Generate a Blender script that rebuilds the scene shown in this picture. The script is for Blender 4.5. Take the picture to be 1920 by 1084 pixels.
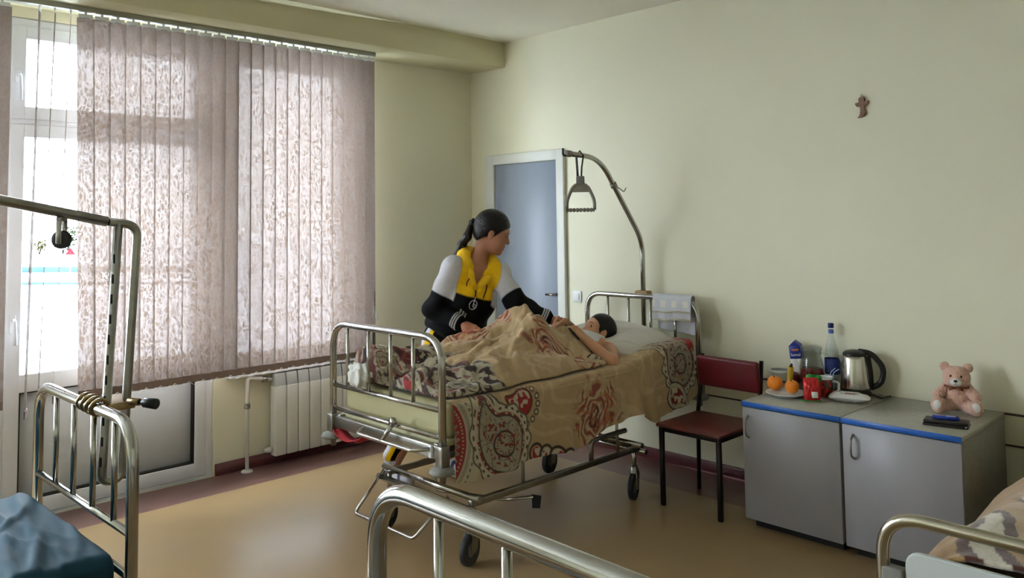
import bpy, bmesh, math, random
import numpy as np
from mathutils import Vector, Matrix
for o in list(bpy.data.objects): bpy.data.objects.remove(o, do_unlink=True)
SC = bpy.context.scene
COL = SC.collection
PI = math.pi
rnd = random.Random(7)

# ------------------------------------------------------------------ camera
CAM = np.array([5.111, -4.48, 1.6])
FPX, PPY, YAW, PIT, ROLL = 1519.69, 321.07, -.801256, .0600137, -.0139914
fw = np.array([math.sin(YAW)*math.cos(PIT), math.cos(YAW)*math.cos(PIT), math.sin(PIT)])
r0 = np.array([math.cos(YAW), -math.sin(YAW), 0]); u0 = np.cross(r0, fw)
rt = math.cos(ROLL)*r0 + math.sin(ROLL)*u0; up = -math.sin(ROLL)*r0 + math.cos(ROLL)*u0
cam = bpy.data.cameras.new('camera'); camo = bpy.data.objects.new('camera', cam); COL.objects.link(camo)
camo.matrix_world = Matrix(((rt[0], up[0], -fw[0], CAM[0]), (rt[1], up[1], -fw[1], CAM[1]), (rt[2], up[2], -fw[2], CAM[2]), (0, 0, 0, 1)))
cam.sensor_width = 36; cam.sensor_fit = 'HORIZONTAL'; cam.lens = FPX/1920*36
cam.shift_y = -(542-PPY)/1920; cam.clip_start = .05; cam.clip_end = 300
SC.camera = camo
def ray(x, y): return rt*(x-960)/FPX - up*(y-PPY)/FPX + fw
def fl(x, y, z=0): d = ray(x, y); return CAM + d*(z-CAM[2])/d[2]
def xw(x, y, X=0): d = ray(x, y); return CAM + d*(X-CAM[0])/d[0]
def yw(x, y, Y=0): d = ray(x, y); return CAM + d*(Y-CAM[1])/d[1]

# ------------------------------------------------------------------ daylight
w = bpy.data.worlds.new('world'); SC.world = w; w.use_nodes = True
bg = w.node_tree.nodes['Background']
bg.inputs[0].default_value = (.78, .89, 1, 1); bg.inputs[1].default_value = 40.0
SC.view_settings.view_transform = 'Standard'; SC.view_settings.look = 'None'
SC.view_settings.exposure = 0.13; SC.view_settings.gamma = 1; SC.view_settings.use_curve_mapping = False
def portal(y0, y1, z0, z1):
    l = bpy.data.lights.new('window_portal', 'AREA'); l.shape = 'RECTANGLE'; l.size = z1-z0; l.size_y = y1-y0
    l.cycles.is_portal = True
    o = bpy.data.objects.new('window_portal', l); COL.objects.link(o)
    o.location = (-.16, (y0+y1)/2, (z0+z1)/2); o.rotation_euler = (0, -PI/2, 0)
portal(-3.34, -2.3, .76, 2.70); portal(-2.12, -1.2, .66, 2.70); portal(-6.45, -4.6, .8, 2.70); portal(-4.05, -3.57, .8, 2.70)

# ------------------------------------------------------------------ materials
def lin(c): return tuple(((v/255)/12.92 if v/255 <= .04045 else ((v/255+.055)/1.055)**2.4) for v in c)
def L4(c): return (*lin(c), 1)
MATS = {}
def mat(name, col, rough=.5, metal=0, var=.06, vscale=8, bump=0, bscale=60, coat=0, sheen=0, spec=.5, trans=0, ior=1.45, vcol=False):
    if name in MATS: return MATS[name]
    m = bpy.data.materials.new(name); m.use_nodes = True; nt = m.node_tree; b = nt.nodes['Principled BSDF']
    b.inputs['Roughness'].default_value = rough; b.inputs['Metallic'].default_value = metal
    b.inputs['Specular IOR Level'].default_value = spec; b.inputs['IOR'].default_value = ior
    if coat: b.inputs['Coat Weight'].default_value = coat; b.inputs['Coat Roughness'].default_value = .1
    if sheen: b.inputs['Sheen Weight'].default_value = sheen
    if trans: b.inputs['Transmission Weight'].default_value = trans
    tc = nt.nodes.new('ShaderNodeTexCoord')
    if vcol:
        at = nt.nodes.new('ShaderNodeVertexColor'); at.layer_name = 'Col'; csock = at.outputs[0]
    else:
        csock = None
    n = nt.nodes.new('ShaderNodeTexNoise'); n.inputs['Scale'].default_value = vscale; n.inputs['Detail'].default_value = 5
    nt.links.new(tc.outputs['Object'], n.inputs['Vector'])
    mx = nt.nodes.new('ShaderNodeMix'); mx.data_type = 'RGBA'; mx.blend_type = 'MULTIPLY'; mx.inputs[0].default_value = 1
    if csock: nt.links.new(csock, mx.inputs[6])
    else: mx.inputs[6].default_value = L4(col)
    mr = nt.nodes.new('ShaderNodeMapRange'); mr.inputs[1].default_value = .3; mr.inputs[2].default_value = .7
    mr.inputs[3].default_value = 1-var; mr.inputs[4].default_value = 1+var
    nt.links.new(n.outputs[0], mr.inputs[0]); nt.links.new(mr.outputs[0], mx.inputs[7]); nt.links.new(mx.outputs[2], b.inputs['Base Color'])
    if bump:
        n2 = nt.nodes.new('ShaderNodeTexNoise'); n2.inputs['Scale'].default_value = bscale; n2.inputs['Detail'].default_value = 4
        nt.links.new(tc.outputs['Object'], n2.inputs['Vector'])
        bp = nt.nodes.new('ShaderNodeBump'); bp.inputs['Strength'].default_value = bump; bp.inputs['Distance'].default_value = .01
        nt.links.new(n2.outputs[0], bp.inputs['Height']); nt.links.new(bp.outputs[0], b.inputs['Normal'])
    MATS[name] = m; return m
def glassmat(name, tint=(1, 1, 1), refl=.06):
    m = bpy.data.materials.new(name); m.use_nodes = True; nt = m.node_tree; nt.nodes.clear()
    out = nt.nodes.new('ShaderNodeOutputMaterial'); t = nt.nodes.new('ShaderNodeBsdfTransparent'); g = nt.nodes.new('ShaderNodeBsdfGlossy')
    t.inputs[0].default_value = (*tint, 1); g.inputs['Roughness'].default_value = .03
    lw = nt.nodes.new('ShaderNodeFresnel'); ge = nt.nodes.new('ShaderNodeNewGeometry'); mi = nt.nodes.new('ShaderNodeMapRange'); mi.inputs[3].default_value = 1.45; mi.inputs[4].default_value = 1/1.45; nt.links.new(ge.outputs['Backfacing'], mi.inputs[0]); nt.links.new(mi.outputs[0], lw.inputs[0]); mx = nt.nodes.new('ShaderNodeMixShader')
    nt.links.new(lw.outputs[0], mx.inputs[0]); nt.links.new(t.outputs[0], mx.inputs[1]); nt.links.new(g.outputs[0], mx.inputs[2]); nt.links.new(mx.outputs[0], out.inputs[0])
    MATS[name] = m; return m
def slatmat(name):
    m = bpy.data.materials.new(name); m.use_nodes = True; nt = m.node_tree; nt.nodes.clear(); N = nt.nodes.new; K = nt.links.new
    out = N('ShaderNodeOutputMaterial'); tr = N('ShaderNodeBsdfTransparent'); tl = N('ShaderNodeBsdfTranslucent'); df = N('ShaderNodeBsdfDiffuse')
    tc = N('ShaderNodeTexCoord'); mp = N('ShaderNodeMapping'); mp.inputs['Scale'].default_value = (1, 58, 27)
    K(tc.outputs['Object'], mp.inputs[0])
    dn = N('ShaderNodeTexNoise'); dn.inputs['Scale'].default_value = 1.1; dn.inputs['Detail'].default_value = 2; K(mp.outputs[0], dn.inputs['Vector'])
    ad = N('ShaderNodeVectorMath'); ad.operation = 'MULTIPLY_ADD'; ad.inputs[1].default_value = (1.6, 1.6, 1.6); K(dn.outputs[1], ad.inputs[0]); K(mp.outputs[0], ad.inputs[2])
    vo = N('ShaderNodeTexVoronoi'); vo.feature = 'DISTANCE_TO_EDGE'; vo.inputs['Scale'].default_value = 1.0; K(ad.outputs[0], vo.inputs['Vector'])
    cr = N('ShaderNodeValToRGB'); cr.color_ramp.elements[0].position = .05; cr.color_ramp.elements[1].position = .16
    cr.color_ramp.elements[0].color = (1, 1, 1, 1); cr.color_ramp.elements[1].color = (0, 0, 0, 1); K(vo.outputs['Distance'], cr.inputs[0])
    mc = N('ShaderNodeMix'); mc.data_type = 'RGBA'; mc.inputs[6].default_value = (.036, .0235, .0165, 1); mc.inputs[7].default_value = (.062, .050, .045, 1); K(cr.outputs[0], mc.inputs[0])
    K(mc.outputs[2], tl.inputs[0]); df.inputs[0].default_value = (.42, .35, .30, 1)
    m1 = N('ShaderNodeMixShader'); m1.inputs[0].default_value = .6; K(df.outputs[0], m1.inputs[1]); K(tl.outputs[0], m1.inputs[2])
    mf = N('ShaderNodeMapRange'); mf.inputs[3].default_value = .0044; mf.inputs[4].default_value = .0112; K(cr.outputs[0], mf.inputs[0])
    m2 = N('ShaderNodeMixShader'); K(mf.outputs[0], m2.inputs[0]); K(m1.outputs[0], m2.inputs[1]); K(tr.outputs[0], m2.inputs[2]); tr.inputs[0].default_value = (1, .95, .92, 1)
    K(m2.outputs[0], out.inputs[0]); MATS[name] = m; return m
WALL = mat('cream_wall_paint', (224, 220, 195), .55, var=.03, vscale=1.5, bump=.04, bscale=90)
CEIL = mat('ceiling_white', (232, 229, 213), .8, var=.02, vscale=2)
WHITE = mat('white_plastic', (226, 228, 230), .35, var=.02)
PVC = mat('pvc_white', (230, 233, 238), .3, var=.02)
CHROME = mat('chrome_steel', (178, 177, 173), .15, 1, var=.05, vscale=14)
STEEL = mat('worn_steel', (150, 148, 142), .28, 1, var=.12, vscale=20)
DARKM = mat('dark_metal', (30, 28, 27), .4, .6, var=.1)
BLACK = mat('black_plastic', (18, 18, 19), .35, var=.1)
RUBBER = mat('wheel_rubber', (38, 38, 42), .6, var=.1)
GREYP = mat('grey_rubber_bumper', (128, 126, 120), .6, var=.06)
GLASS = glassmat('window_glass')

# ------------------------------------------------------------------ mesh helpers
class MB:
    def __init__(s): s.v = []; s.f = []; s.sm = []
    def add(s, vs, fs, smooth=False):
        o = len(s.v); s.v += [tuple(map(float, p)) for p in vs]; s.f += [tuple(i+o for i in f) for f in fs]; s.sm += [smooth]*len(fs); return s
    def box(s, a, b, M=None):
        x0, y0, z0 = a; x1, y1, z1 = b
        vs = [(x0,y0,z0),(x1,y0,z0),(x1,y1,z0),(x0,y1,z0),(x0,y0,z1),(x1,y0,z1),(x1,y1,z1),(x0,y1,z1)]
        if M: vs = [M @ Vector(p) for p in vs]
        return s.add(vs, [(0,3,2,1),(4,5,6,7),(0,1,5,4),(1,2,6,5),(2,3,7,6),(3,0,4,7)])
    def rbox(s, a, b, r=.01, seg=2, M=None):
        bm = bmesh.new(); bmesh.ops.create_cube(bm, size=1)
        a = np.array(a); b = np.array(b); c = (a+b)/2; d = b-a
        for v in bm.verts: v.co = Vector((v.co.x*d[0]+c[0], v.co.y*d[1]+c[1], v.co.z*d[2]+c[2]))
        bmesh.ops.bevel(bm, geom=bm.edges[:], offset=r, segments=seg, affect='EDGES', profile=.5)
        bm.verts.index_update()
        vs = [(M @ v.co if M else v.co) for v in bm.verts]; fs = [[v.index for v in f.verts] for f in bm.faces]; bm.free()
        return s.add(vs, fs, True)
    def tube(s, pts, r, seg=12, closed=False, cap=True, flat=None):
        pts = [Vector(p) for p in pts]; n = len(pts); rs = r if hasattr(r, '__len__') else [r]*n
        T = []
        for i in range(n):
            if closed: t = pts[(i+1) % n]-pts[i-1]
            else: t = pts[min(i+1, n-1)]-pts[max(i-1, 0)]
            T.append(t.normalized())
        ref = Vector((0, 0, 1)) if abs(T[0].z) < .9 else Vector((1, 0, 0))
        nrm = (ref - T[0]*ref.dot(T[0])).normalized(); vs = []
        for i in range(n):
            nrm = (nrm - T[i]*nrm.dot(T[i])).normalized(); bn = T[i].cross(nrm)
            for k in range(seg):
                a = 2*PI*k/seg; vs.append(pts[i] + (nrm*math.cos(a) + bn*math.sin(a)*(flat or 1))*rs[i])
        fs = []
        for i in range(n if closed else n-1):
            j = (i+1) % n
            for k in range(seg):
                fs.append((i*seg+k, i*seg+(k+1) % seg, j*seg+(k+1) % seg, j*seg+k))
        s.add(vs, fs, True)
        if cap and not closed:
            o = len(s.v)-len(vs)
            s.f.append(tuple(o+k for k in range(seg))[::-1]); s.f.append(tuple(o+(n-1)*seg+k for k in range(seg))); s.sm += [False]*2
        return s
    def lathe(s, prof, seg=24, M=None):
        vs = []; fs = []; n = len(prof)
        for (r, z) in prof:
            for k in range(seg):
                a = 2*PI*k/seg; p = Vector((r*math.cos(a), r*math.sin(a), z)); vs.append(M @ p if M else p)
        for i in range(n-1):
            for k in range(seg): fs.append((i*seg+k, i*seg+(k+1) % seg, (i+1)*seg+(k+1) % seg, (i+1)*seg+k))
        return s.add(vs, fs, True)
    def prism(s, poly, h, M=None):
        n = len(poly); vs = [Vector((p[0], p[1], 0)) for p in poly]+[Vector((p[0], p[1], h)) for p in poly]
        if M: vs = [M @ v for v in vs]
        return s.add(vs, [tuple(range(n))[::-1], tuple(range(n, 2*n))]+[(i, (i+1) % n, n+(i+1) % n, n+i) for i in range(n)])
    def build(s, name, m, parent=None, off=(0, 0, 0), bevel=0):
        me = bpy.data.meshes.new(name); o3 = off
        me.from_pydata([(p[0]-o3[0], p[1]-o3[1], p[2]-o3[2]) for p in s.v], [], s.f); me.update()
        me.polygons.foreach_set('use_smooth', s.sm)
        me.materials.append(m); o = bpy.data.objects.new(name, me); COL.objects.link(o)
        if parent: o.parent = parent
        if bevel:
            b = o.modifiers.new('bevel', 'BEVEL'); b.width = bevel; b.segments = 2; b.limit_method = 'ANGLE'
        return o
def obj_np(name, V, Fq, m, parent=None, cols=None, smooth=True, off=(0, 0, 0)):
    me = bpy.data.meshes.new(name); V = np.asarray(V, np.float32)-np.array(off, np.float32); Fq = np.asarray(Fq, np.int32); k = Fq.shape[1]
    me.vertices.add(len(V)); me.vertices.foreach_set('co', V.ravel())
    me.loops.add(Fq.size); me.loops.foreach_set('vertex_index', Fq.ravel())
    me.polygons.add(len(Fq)); me.polygons.foreach_set('loop_start', np.arange(0, Fq.size, k, dtype=np.int32)); me.polygons.foreach_set('loop_total', np.full(len(Fq), k, np.int32))
    me.update(calc_edges=True); me.validate()
    me.polygons.foreach_set('use_smooth', np.full(len(me.polygons), smooth))
    if cols is not None:
        a = me.color_attributes.new('Col', 'FLOAT_COLOR', 'POINT'); a.data.foreach_set('color', np.c_[np.asarray(cols, np.float32), np.ones(len(V), np.float32)].ravel())
    me.materials.append(m); o = bpy.data.objects.new(name, me); COL.objects.link(o)
    if parent: o.parent = parent
    return o
def fillet(pts, r, n=6):
    pts = [Vector(p) for p in pts]; rs = r if hasattr(r, '__len__') else [r]*len(pts); out = [pts[0]]
    for i in range(1, len(pts)-1):
        a, b, c = pts[i-1], pts[i], pts[i+1]; d1 = (a-b).normalized(); d2 = (c-b).normalized()
        q = min(rs[i], (a-b).length*.49, (c-b).length*.49); p0 = b+d1*q; p1 = b+d2*q
        for k in range(n+1):
            t = k/n; out.append(p0*(1-t)**2 + b*2*t*(1-t) + p1*t*t)
    return out+[pts[-1]]
def tag(o, label, cat, group=None):
    o['label'] = label; o['category'] = cat
    if group: o['group'] = group
    return o
def thing(name, label, cat, loc=(0, 0, 0), rz=0, group=None):
    o = bpy.data.objects.new(name, None); COL.objects.link(o); o.location = loc; o.rotation_euler = (0, 0, rz); o.empty_display_size = .05
    return tag(o, label, cat, group)
def struct(o, label=None):
    o['kind'] = 'structure'
    if label: o['label'] = label
    return o
def semp(name, loc=(0, 0, 0)):
    o = bpy.data.objects.new(name, None); COL.objects.link(o); o.location = loc; o['kind'] = 'structure'; return o
def Tm(loc, rz=0, rx=0, ry=0):
    return Matrix.Translation(Vector(loc)) @ Matrix.Rotation(rz, 4, 'Z') @ Matrix.Rotation(ry, 4, 'Y') @ Matrix.Rotation(rx, 4, 'X')

# ------------------------------------------------------------------ room shell
RX, RY, RZ = 7.6, -7.8, 3.03
def floor_mat():
    m = bpy.data.materials.new('linoleum'); m.use_nodes = True; nt = m.node_tree; b = nt.nodes['Principled BSDF']; N = nt.nodes.new; K = nt.links.new
    tc = N('ShaderNodeTexCoord'); n = N('ShaderNodeTexNoise'); n.inputs['Scale'].default_value = 260; n.inputs['Detail'].default_value = 3; K(tc.outputs['Object'], n.inputs['Vector'])
    n2 = N('ShaderNodeTexNoise'); n2.inputs['Scale'].default_value = 2.2; n2.inputs['Detail'].default_value = 4; K(tc.outputs['Object'], n2.inputs['Vector'])
    sx = N('ShaderNodeSeparateXYZ'); K(tc.outputs['Object'], sx.inputs[0])
    a = N('ShaderNodeMath'); a.operation = 'LESS_THAN'; a.inputs[1].default_value = .345; K(sx.outputs[0], a.inputs[0])
    c = N('ShaderNodeMath'); c.operation = 'GREATER_THAN'; c.inputs[1].default_value = -.40; K(sx.outputs[1], c.inputs[0])
    mxm = N('ShaderNodeMath'); mxm.operation = 'MAXIMUM'; K(a.outputs[0], mxm.inputs[0]); K(c.outputs[0], mxm.inputs[1])
    mx = N('ShaderNodeMix'); mx.data_type = 'RGBA'; mx.inputs[6].default_value = L4((147, 122, 87)); mx.inputs[7].default_value = L4((108, 78, 72)); K(mxm.outputs[0], mx.inputs[0])
    ad = N('ShaderNodeMath'); ad.operation = 'ADD'; K(n.outputs[0], ad.inputs[0]); K(n2.outputs[0], ad.inputs[1])
    mr = N('ShaderNodeMapRange'); mr.inputs[1].default_value = .6; mr.inputs[2].default_value = 1.4; mr.inputs[3].default_value = .86; mr.inputs[4].default_value = 1.12; K(ad.outputs[0], mr.inputs[0])
    mu = N('ShaderNodeMix'); mu.data_type = 'RGBA'; mu.blend_type = 'MULTIPLY'; mu.inputs[0].default_value = 1; K(mx.outputs[2], mu.inputs[6]); K(mr.outputs[0], mu.inputs[7]); K(mu.outputs[2], b.inputs['Base Color'])
    b.inputs['Roughness'].default_value = .30; b.inputs['Specular IOR Level'].default_value = .30
    bp = N('ShaderNodeBump'); bp.inputs['Strength'].default_value = .05; bp.inputs['Distance'].default_value = .004; K(n2.outputs[0], bp.inputs['Height']); K(bp.outputs[0], b.inputs['Normal'])
    return m
struct(MB().box((0, RY, -.1), (RX, 0, 0)).build('floor', floor_mat()), 'tan linoleum floor with a dark brown border strip')
struct(MB().box((0, RY, RZ), (RX, 0, RZ+.1)).build('ceiling', CEIL), 'plain off-white ceiling')
struct(MB().box((.0, 0, 0), (RX, .15, RZ)).build('wall_back', WALL), 'cream painted wall with the interior door')
struct(MB().box((RX, RY, 0), (RX+.15, .15, RZ)).build('wall_right', WALL))
struct(MB().box((-.3, RY-.15, 0), (RX+.15, RY, RZ)).build('wall_front', WALL))
# window wall with openings: (y0,y1,z0,z1)
OP = [(-6.5, -4.55, .72, 2.77), (-4.10, -3.52, .72, 2.77), (-3.42, -2.21, 0, 2.77), (-2.14, -1.16, .64, 2.77)]  # openings left of the balcony door belong to the added unseen windows
mb = MB(); ys = RY; TW = .32
for (a, b, c, d) in OP:
    mb.box((-TW, ys, -.02), (0, a, RZ)); mb.box((-TW, a, d), (0, b, RZ)); mb.box((-TW, a, -.02), (0, b, c)); ys = b
mb.box((-TW, ys, -.02), (0, .15, RZ))
struct(mb.build('wall_left', WALL), 'cream painted window wall behind the vertical blinds')
struct(MB().rbox((0, RY, 2.83), (.425, 0, RZ+.02), .004, 1).build('trim_1', mat('beam_paint', (206, 200, 164), .6, var=.03, vscale=2)), 'boxed ceiling beam along the window wall')
BASE = mat('maroon_baseboard', (88, 45, 47), .35, var=.08, vscale=6)
struct(MB().rbox((.0, -2.2, 0), (.014, -.0, .075), .003, 1).build('baseboard_left', BASE))
struct(MB().rbox((1.07, -.014, 0), (RX, 0, .075), .003, 1).build('baseboard_back', BASE))
# wall guard board with dark edges
gd = MB().box((1.3, -.012, .487), (RX, 0, .628)).build('trim_2', mat('guard_board', (214, 208, 178), .5, var=.03, vscale=3)); struct(gd, 'cream wall guard board with dark edging strips')
EDG = mat('brown_edging', (58, 36, 30), .45)
for z in (.480, .628): MB().rbox((1.3, -.018, z), (RX, 0, z+.009), .002, 1).build('edging_strip', EDG, gd)

# windows
def pane(parent, y0, y1, z0, z1): return MB().box((-.115, y0, z0), (-.107, y1, z1)).build('pane', GLASS, parent)
def ring(mb, y0, y1, z0, z1, t, x0, x1, tb=None):
    tb = tb or t
    mb.rbox((x0, y0, z0), (x1, y0+t, z1), .006, 2); mb.rbox((x0, y1-t, z0), (x1, y1, z1), .006, 2)
    mb.rbox((x0, y0+t-.004, z1-t), (x1, y1-t+.004, z1), .006, 2); mb.rbox((x0, y0+t-.004, z0), (x1, y1-t+.004, z0+tb), .006, 2)
def gasket(parent, y0, y1, z0, z1, x=-.047):
    mb = MB(); t = .006
    for (a, b, c, d) in ((y0, y0+t, z0, z1), (y1-t, y1, z0, z1), (y0, y1, z0, z0+t), (y0, y1, z1-t, z1)): mb.box((x-.01, a, c), (x, b, d))
    mb.build('gasket', BLACK, parent)
d1 = semp('door_1', (0, -2.8, 0)); O = (0, -2.8, 0)
d1['label'] = 'white plastic balcony door with transom behind the blinds'
mb = MB(); ring(mb, -3.42, -2.21, 0.0, 2.77, .05, -.15, -.012, .02); mb.rbox((-.15, -3.37, 2.165), (-.012, -2.26, 2.205), .004, 1); mb.build('frame', PVC, d1, O)
mb = MB(); ring(mb, -3.372, -2.258, 2.20, 2.725, .072, -.13, -.002); t = mb.build('transom_sash', PVC, d1, O)
MB().box((-.115, -3.30, 2.27), (-.107, -2.33, 2.655)).build('pane', GLASS, t, O)
mb = MB(); gasket_y = (-3.30, -2.33); t2 = MB()
lf = MB(); ring(lf, -3.372, -2.258, .022, 2.17, .072, -.13, -.002, .085); lf.rbox((-.13, -3.305, .69), (-.002, -2.325, .79), .006, 2); leaf = lf.build('leaf', PVC, d1, O)
MB().box((-.115, -3.30, .785), (-.107, -2.33, 2.10)).build('pane', GLASS, leaf, O)
MB().rbox((-.10, -3.31, .10), (-.05, -2.32, .70), .004, 1).build('door_panel', mat('pvc_panel', (214, 218, 222), .4, var=.02), leaf, O)
gk = MB()
for (y0, y1, z0, z1) in ((-3.302, -2.328, .105, .692),):
    for (a, b, c, d) in ((y0, y0+.008, z0, z1), (y1-.008, y1, z0, z1), (y0, y1, z0, z0+.008), (y0, y1, z1-.008, z1)): gk.box((-.052, a, c), (-.006, b, d))
gk.build('gasket', BLACK, leaf, O)
hd = MB().rbox((-.002, -3.356, 2.40), (.008, -3.326, 2.47), .003, 2).tube(fillet([(.006, -3.341, 2.44), (.045, -3.341, 2.44), (.045, -3.335, 2.30)], .015), .009, 10)
hd.build('handle', PVC, t, O)
MB().rbox((-.002, -3.356, 1.02), (.008, -3.326, 1.12), .003, 2).tube(fillet([(.006, -3.341, 1.09), (.045, -3.341, 1.09), (.045, -3.335, .96)], .015), .009, 10).build('handle', PVC, leaf, O)
def window(name, y0, y1, z0, z1, label, mull):
    O = (0, (y0+y1)/2, z0); wn = semp(name, O); wn['label'] = label
    mb = MB(); ring(mb, y0, y1, z0, z1, .05, -.15, -.03); edges = [y0+.045]+mull+[y1-.045]
    for m_ in mull: mb.rbox((-.15, m_-.03, z0+.04), (-.03, m_+.03, z1-.04), .005, 1)
    mb.build('frame', PVC, wn, O)
    for a, b in zip(edges[:-1], edges[1:]):
        s = MB(); ring(s, a, b, z0+.045, z1-.045, .055, -.13, -.018); so = s.build('sash', PVC, wn, O)
        MB().box((-.115, a+.05, z0+.095), (-.107, b-.05, z1-.095)).build('pane', GLASS, so, O)
    MB().rbox((-.03, y0-.0, z0-.03), (.09, y1+.0, z0+.0), .006, 2).build('window_sill', PVC, wn, O)
window('window_1', -2.14, -1.16, .64, 2.77, 'white plastic window behind the closed blinds above the radiator', [])
window('window_2_added', -6.5, -4.55, .72, 2.77, 'unseen white plastic window, added beyond the balcony door for room light', [-5.85, -5.2])  # out of view; placed and sized to bring more daylight into the room

window('window_3_added', -4.10, -3.52, .72, 2.77, 'unseen narrow white sidelight, added to light the slats by the balcony door', [])  # out of view; added so light comes through the leftmost slats
# interior door in the back wall
d2 = semp('door_2', (.63, 0, 0)); O = (.63, 0, 0); d2['label'] = 'pale grey interior door with white frame in the corner'
DOORW = mat('door_laminate', (138, 146, 160), .40, var=.015, vscale=3)
mb = MB(); mb.rbox((.205, -.03, 0), (.300, 0, 2.125), .006, 2).rbox((.985, -.03, 0), (1.062, 0, 2.125), .006, 2).rbox((.29, -.03, 2.045), (.995, 0, 2.125), .006, 2); mb.build('frame', mat('door_frame_white', (212, 212, 204), .4, var=.02), d2, O)
lo = MB().rbox((.303, -.016, .01), (.983, 0, 2.042), .003, 1).build('leaf', DOORW, d2, O)
MB().lathe([(0, -.004), (.013, -.004), (.013, .004), (0, .004)], 14, Tm((.962, -.018, 1.04), 0, PI/2)).tube(fillet([(.962, -.014, 1.04), (.962, -.055, 1.04), (.888, -.055, 1.04)], .018), .0085, 10).build('handle', STEEL, lo, O)
sw = thing('light_switch', 'white square light switch beside the interior door', 'light switch', (1.156, 0, 1.0))
MB().rbox((1.115, -.011, .995), (1.197, 0, 1.077), .006, 2).build('plate', WHITE, sw, (1.156, 0, 1.0)); MB().rbox((1.13, -.017, 1.01), (1.182, -.009, 1.062), .004, 2).build('rocker', WHITE, sw, (1.156, 0, 1.0))
# ------------------------------------------------------------------ vertical blinds
SLAT = slatmat('blind_fabric'); HEM = mat('blind_hem', (128, 108, 98), .8, var=.08, vscale=30)
RAIL = mat('rail_grey', (150, 150, 140), .35, .3, var=.03)
O = (.21, -2.1, 2.80)
bl = thing('vertical_blind', 'beige leaf-patterned vertical fabric blind hanging under the ceiling beam', 'blind', O)
MB().rbox((.185, -4.16, 2.800), (.235, -1.118, 2.832), .004, 2).build('headrail', RAIL, bl, O)
chainb = MB()
def slat(y, ang, z0=.655, z1=2.768, wd=.089, drift=0):
    # ang: rotation from the wall plane about z
    n = 12; nz = 14; vs = []; fs = []; ca, sa = math.cos(ang), math.sin(ang); ph = rnd.uniform(0, 6)
    for j in range(nz+1):
        t = j/nz; z = z0+(z1-z0)*t
        for i in range(n+1):
            u = (i/n-.5)*wd; bow = .004*math.cos(u/wd*PI)+.0015*math.sin(ph+7*t+u*20)
            vs.append((.21+bow*ca-u*sa, y+u*ca+bow*sa+drift*(1-t), z))
    for j in range(nz):
        for i in range(n): a = j*(n+1)+i; fs.append((a, a+1, a+n+2, a+n+1))
    so = MB().add(vs, fs, True).build('slat', SLAT, bl, O)
    yb = y+drift
    R = Tm((.21, yb, 0), ang)
    MB().box((-.001, -wd/2, z0-.004), (.0058, wd/2, z0+.038), R).build('weighted_hem', HEM, so, O)
    MB().box((-.002, -.036, z1-.004), (.002, .036, z1+.022), Tm((.21, y, 0), ang)).box((-.004, -.006, z1+.018), (.004, .006, z1+.036), Tm((.21, y, 0), ang)).build('hanger_clip', WHITE, so, O)
    return yb
NS = 23; PITCH = .0862; Y0 = -1.165; ybs = []
for k in range(NS):
    a = -.20+rnd.uniform(-.06, .06)+(-.10 if k in (9, 14, 19) else 0)
    ybs.append((slat(Y0-PITCH*k, a, .655+.002*rnd.random(), drift=(.05*max(0, (k-15)/8)**1.5 if k > 15 else 0)), a))
# turned slats in front of the balcony door
for (px, tw, dr, dz) in ((75, 1.20, -.03, -.06), (103, 1.29, -.045, .0), (133, 1.315, -.055, .0)):
    p = xw(px, 20, .21); slat(p[1], tw+PI*0, .66+dz, drift=dr)
for k in range(8):
    slat(-3.468-PITCH*k, -.2+rnd.uniform(-.05, .05), .66)
for k in range(NS-1):   # bead chain between the hems
    (ya, aa), (yb, ab) = ybs[k], ybs[k+1]
    for s in (-1, 1):
        pts = [(.214+s*.004, ya-.035*1+(yb-ya+.0)*0 + (yb+.035-(ya-.035))*t - .07*0, .668-.02*4*t*(1-t)) for t in [i/6 for i in range(7)]]
        pts = [(.22+s*.003, ya+(yb-ya)*i/8, .662-.026*math.sin(PI*i/8)) for i in range(9)]
        chainb.tube(pts, .0011, 5)
chainb.build('bead_chain', WHITE, bl, O)
mb = MB().tube([(.212, -1.122, 2.80), (.212, -1.124, 1.7), (.21, -1.13, .78)], .0016, 6)
mb.build('pull_chain', WHITE, bl, O)
MB().lathe([(.001, 0), (.007, .004), (.008, .06), (.003, .085), (.001, .09)], 10, Tm((.21, -1.13, 1.03))).build('cord_weight', WHITE, bl, O)
mb = MB()
for k in range(7): mb.tube([(.21, -1.13, 1.03), (.21+.012*math.cos(k), -1.13+.008*math.sin(k*2), .98), (.21+.025*math.cos(k*1.3), -1.13+.028*math.sin(k*1.9), .90)], .0018, 5)
mb.build('cord_tassel', WHITE, bl, O)
MB().rbox((.204, -1.150, .70), (.216, -1.132, .85), .003, 2).build('tension_weight', WHITE, bl, O)

# ------------------------------------------------------------------ radiator and pipe
O = (.07, -1.5, .06); RADM = mat('radiator_enamel', (222, 222, 214), .35, var=.02); RADG = mat('radiator_grille', (170, 172, 168), .4, var=.04)
ra = thing('radiator', 'white sectional radiator under the window behind the blinds', 'radiator', O)
for k in range(9):
    y = -1.838+.0865*k
    so = MB().rbox((.03, y+.003, .065), (.105, y+.0835, .52), .006, 2).build('section', RADM, ra, O)
    MB().prism([(.035, .515), (.104, .515), (.085, .60), (.035, .605)], .078, Matrix(((1,0,0,0),(0,0,1,y+.0045),(0,1,0,0),(0,0,0,1)))).build('top_grille', RADG, so, O, .003)
MB().lathe([(.0, 0), (.018, 0), (.018, .03), (.013, .032), (.013, .05), (0, .05)], 14, Tm((.06, -1.838, .105), 0, PI/2)).build('end_plug', RADM, ra, O)
O = (.068, -2.014, 0)
pp = thing('heating_pipe', 'white vertical heating pipe with valve beside the radiator', 'pipe', O)
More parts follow.
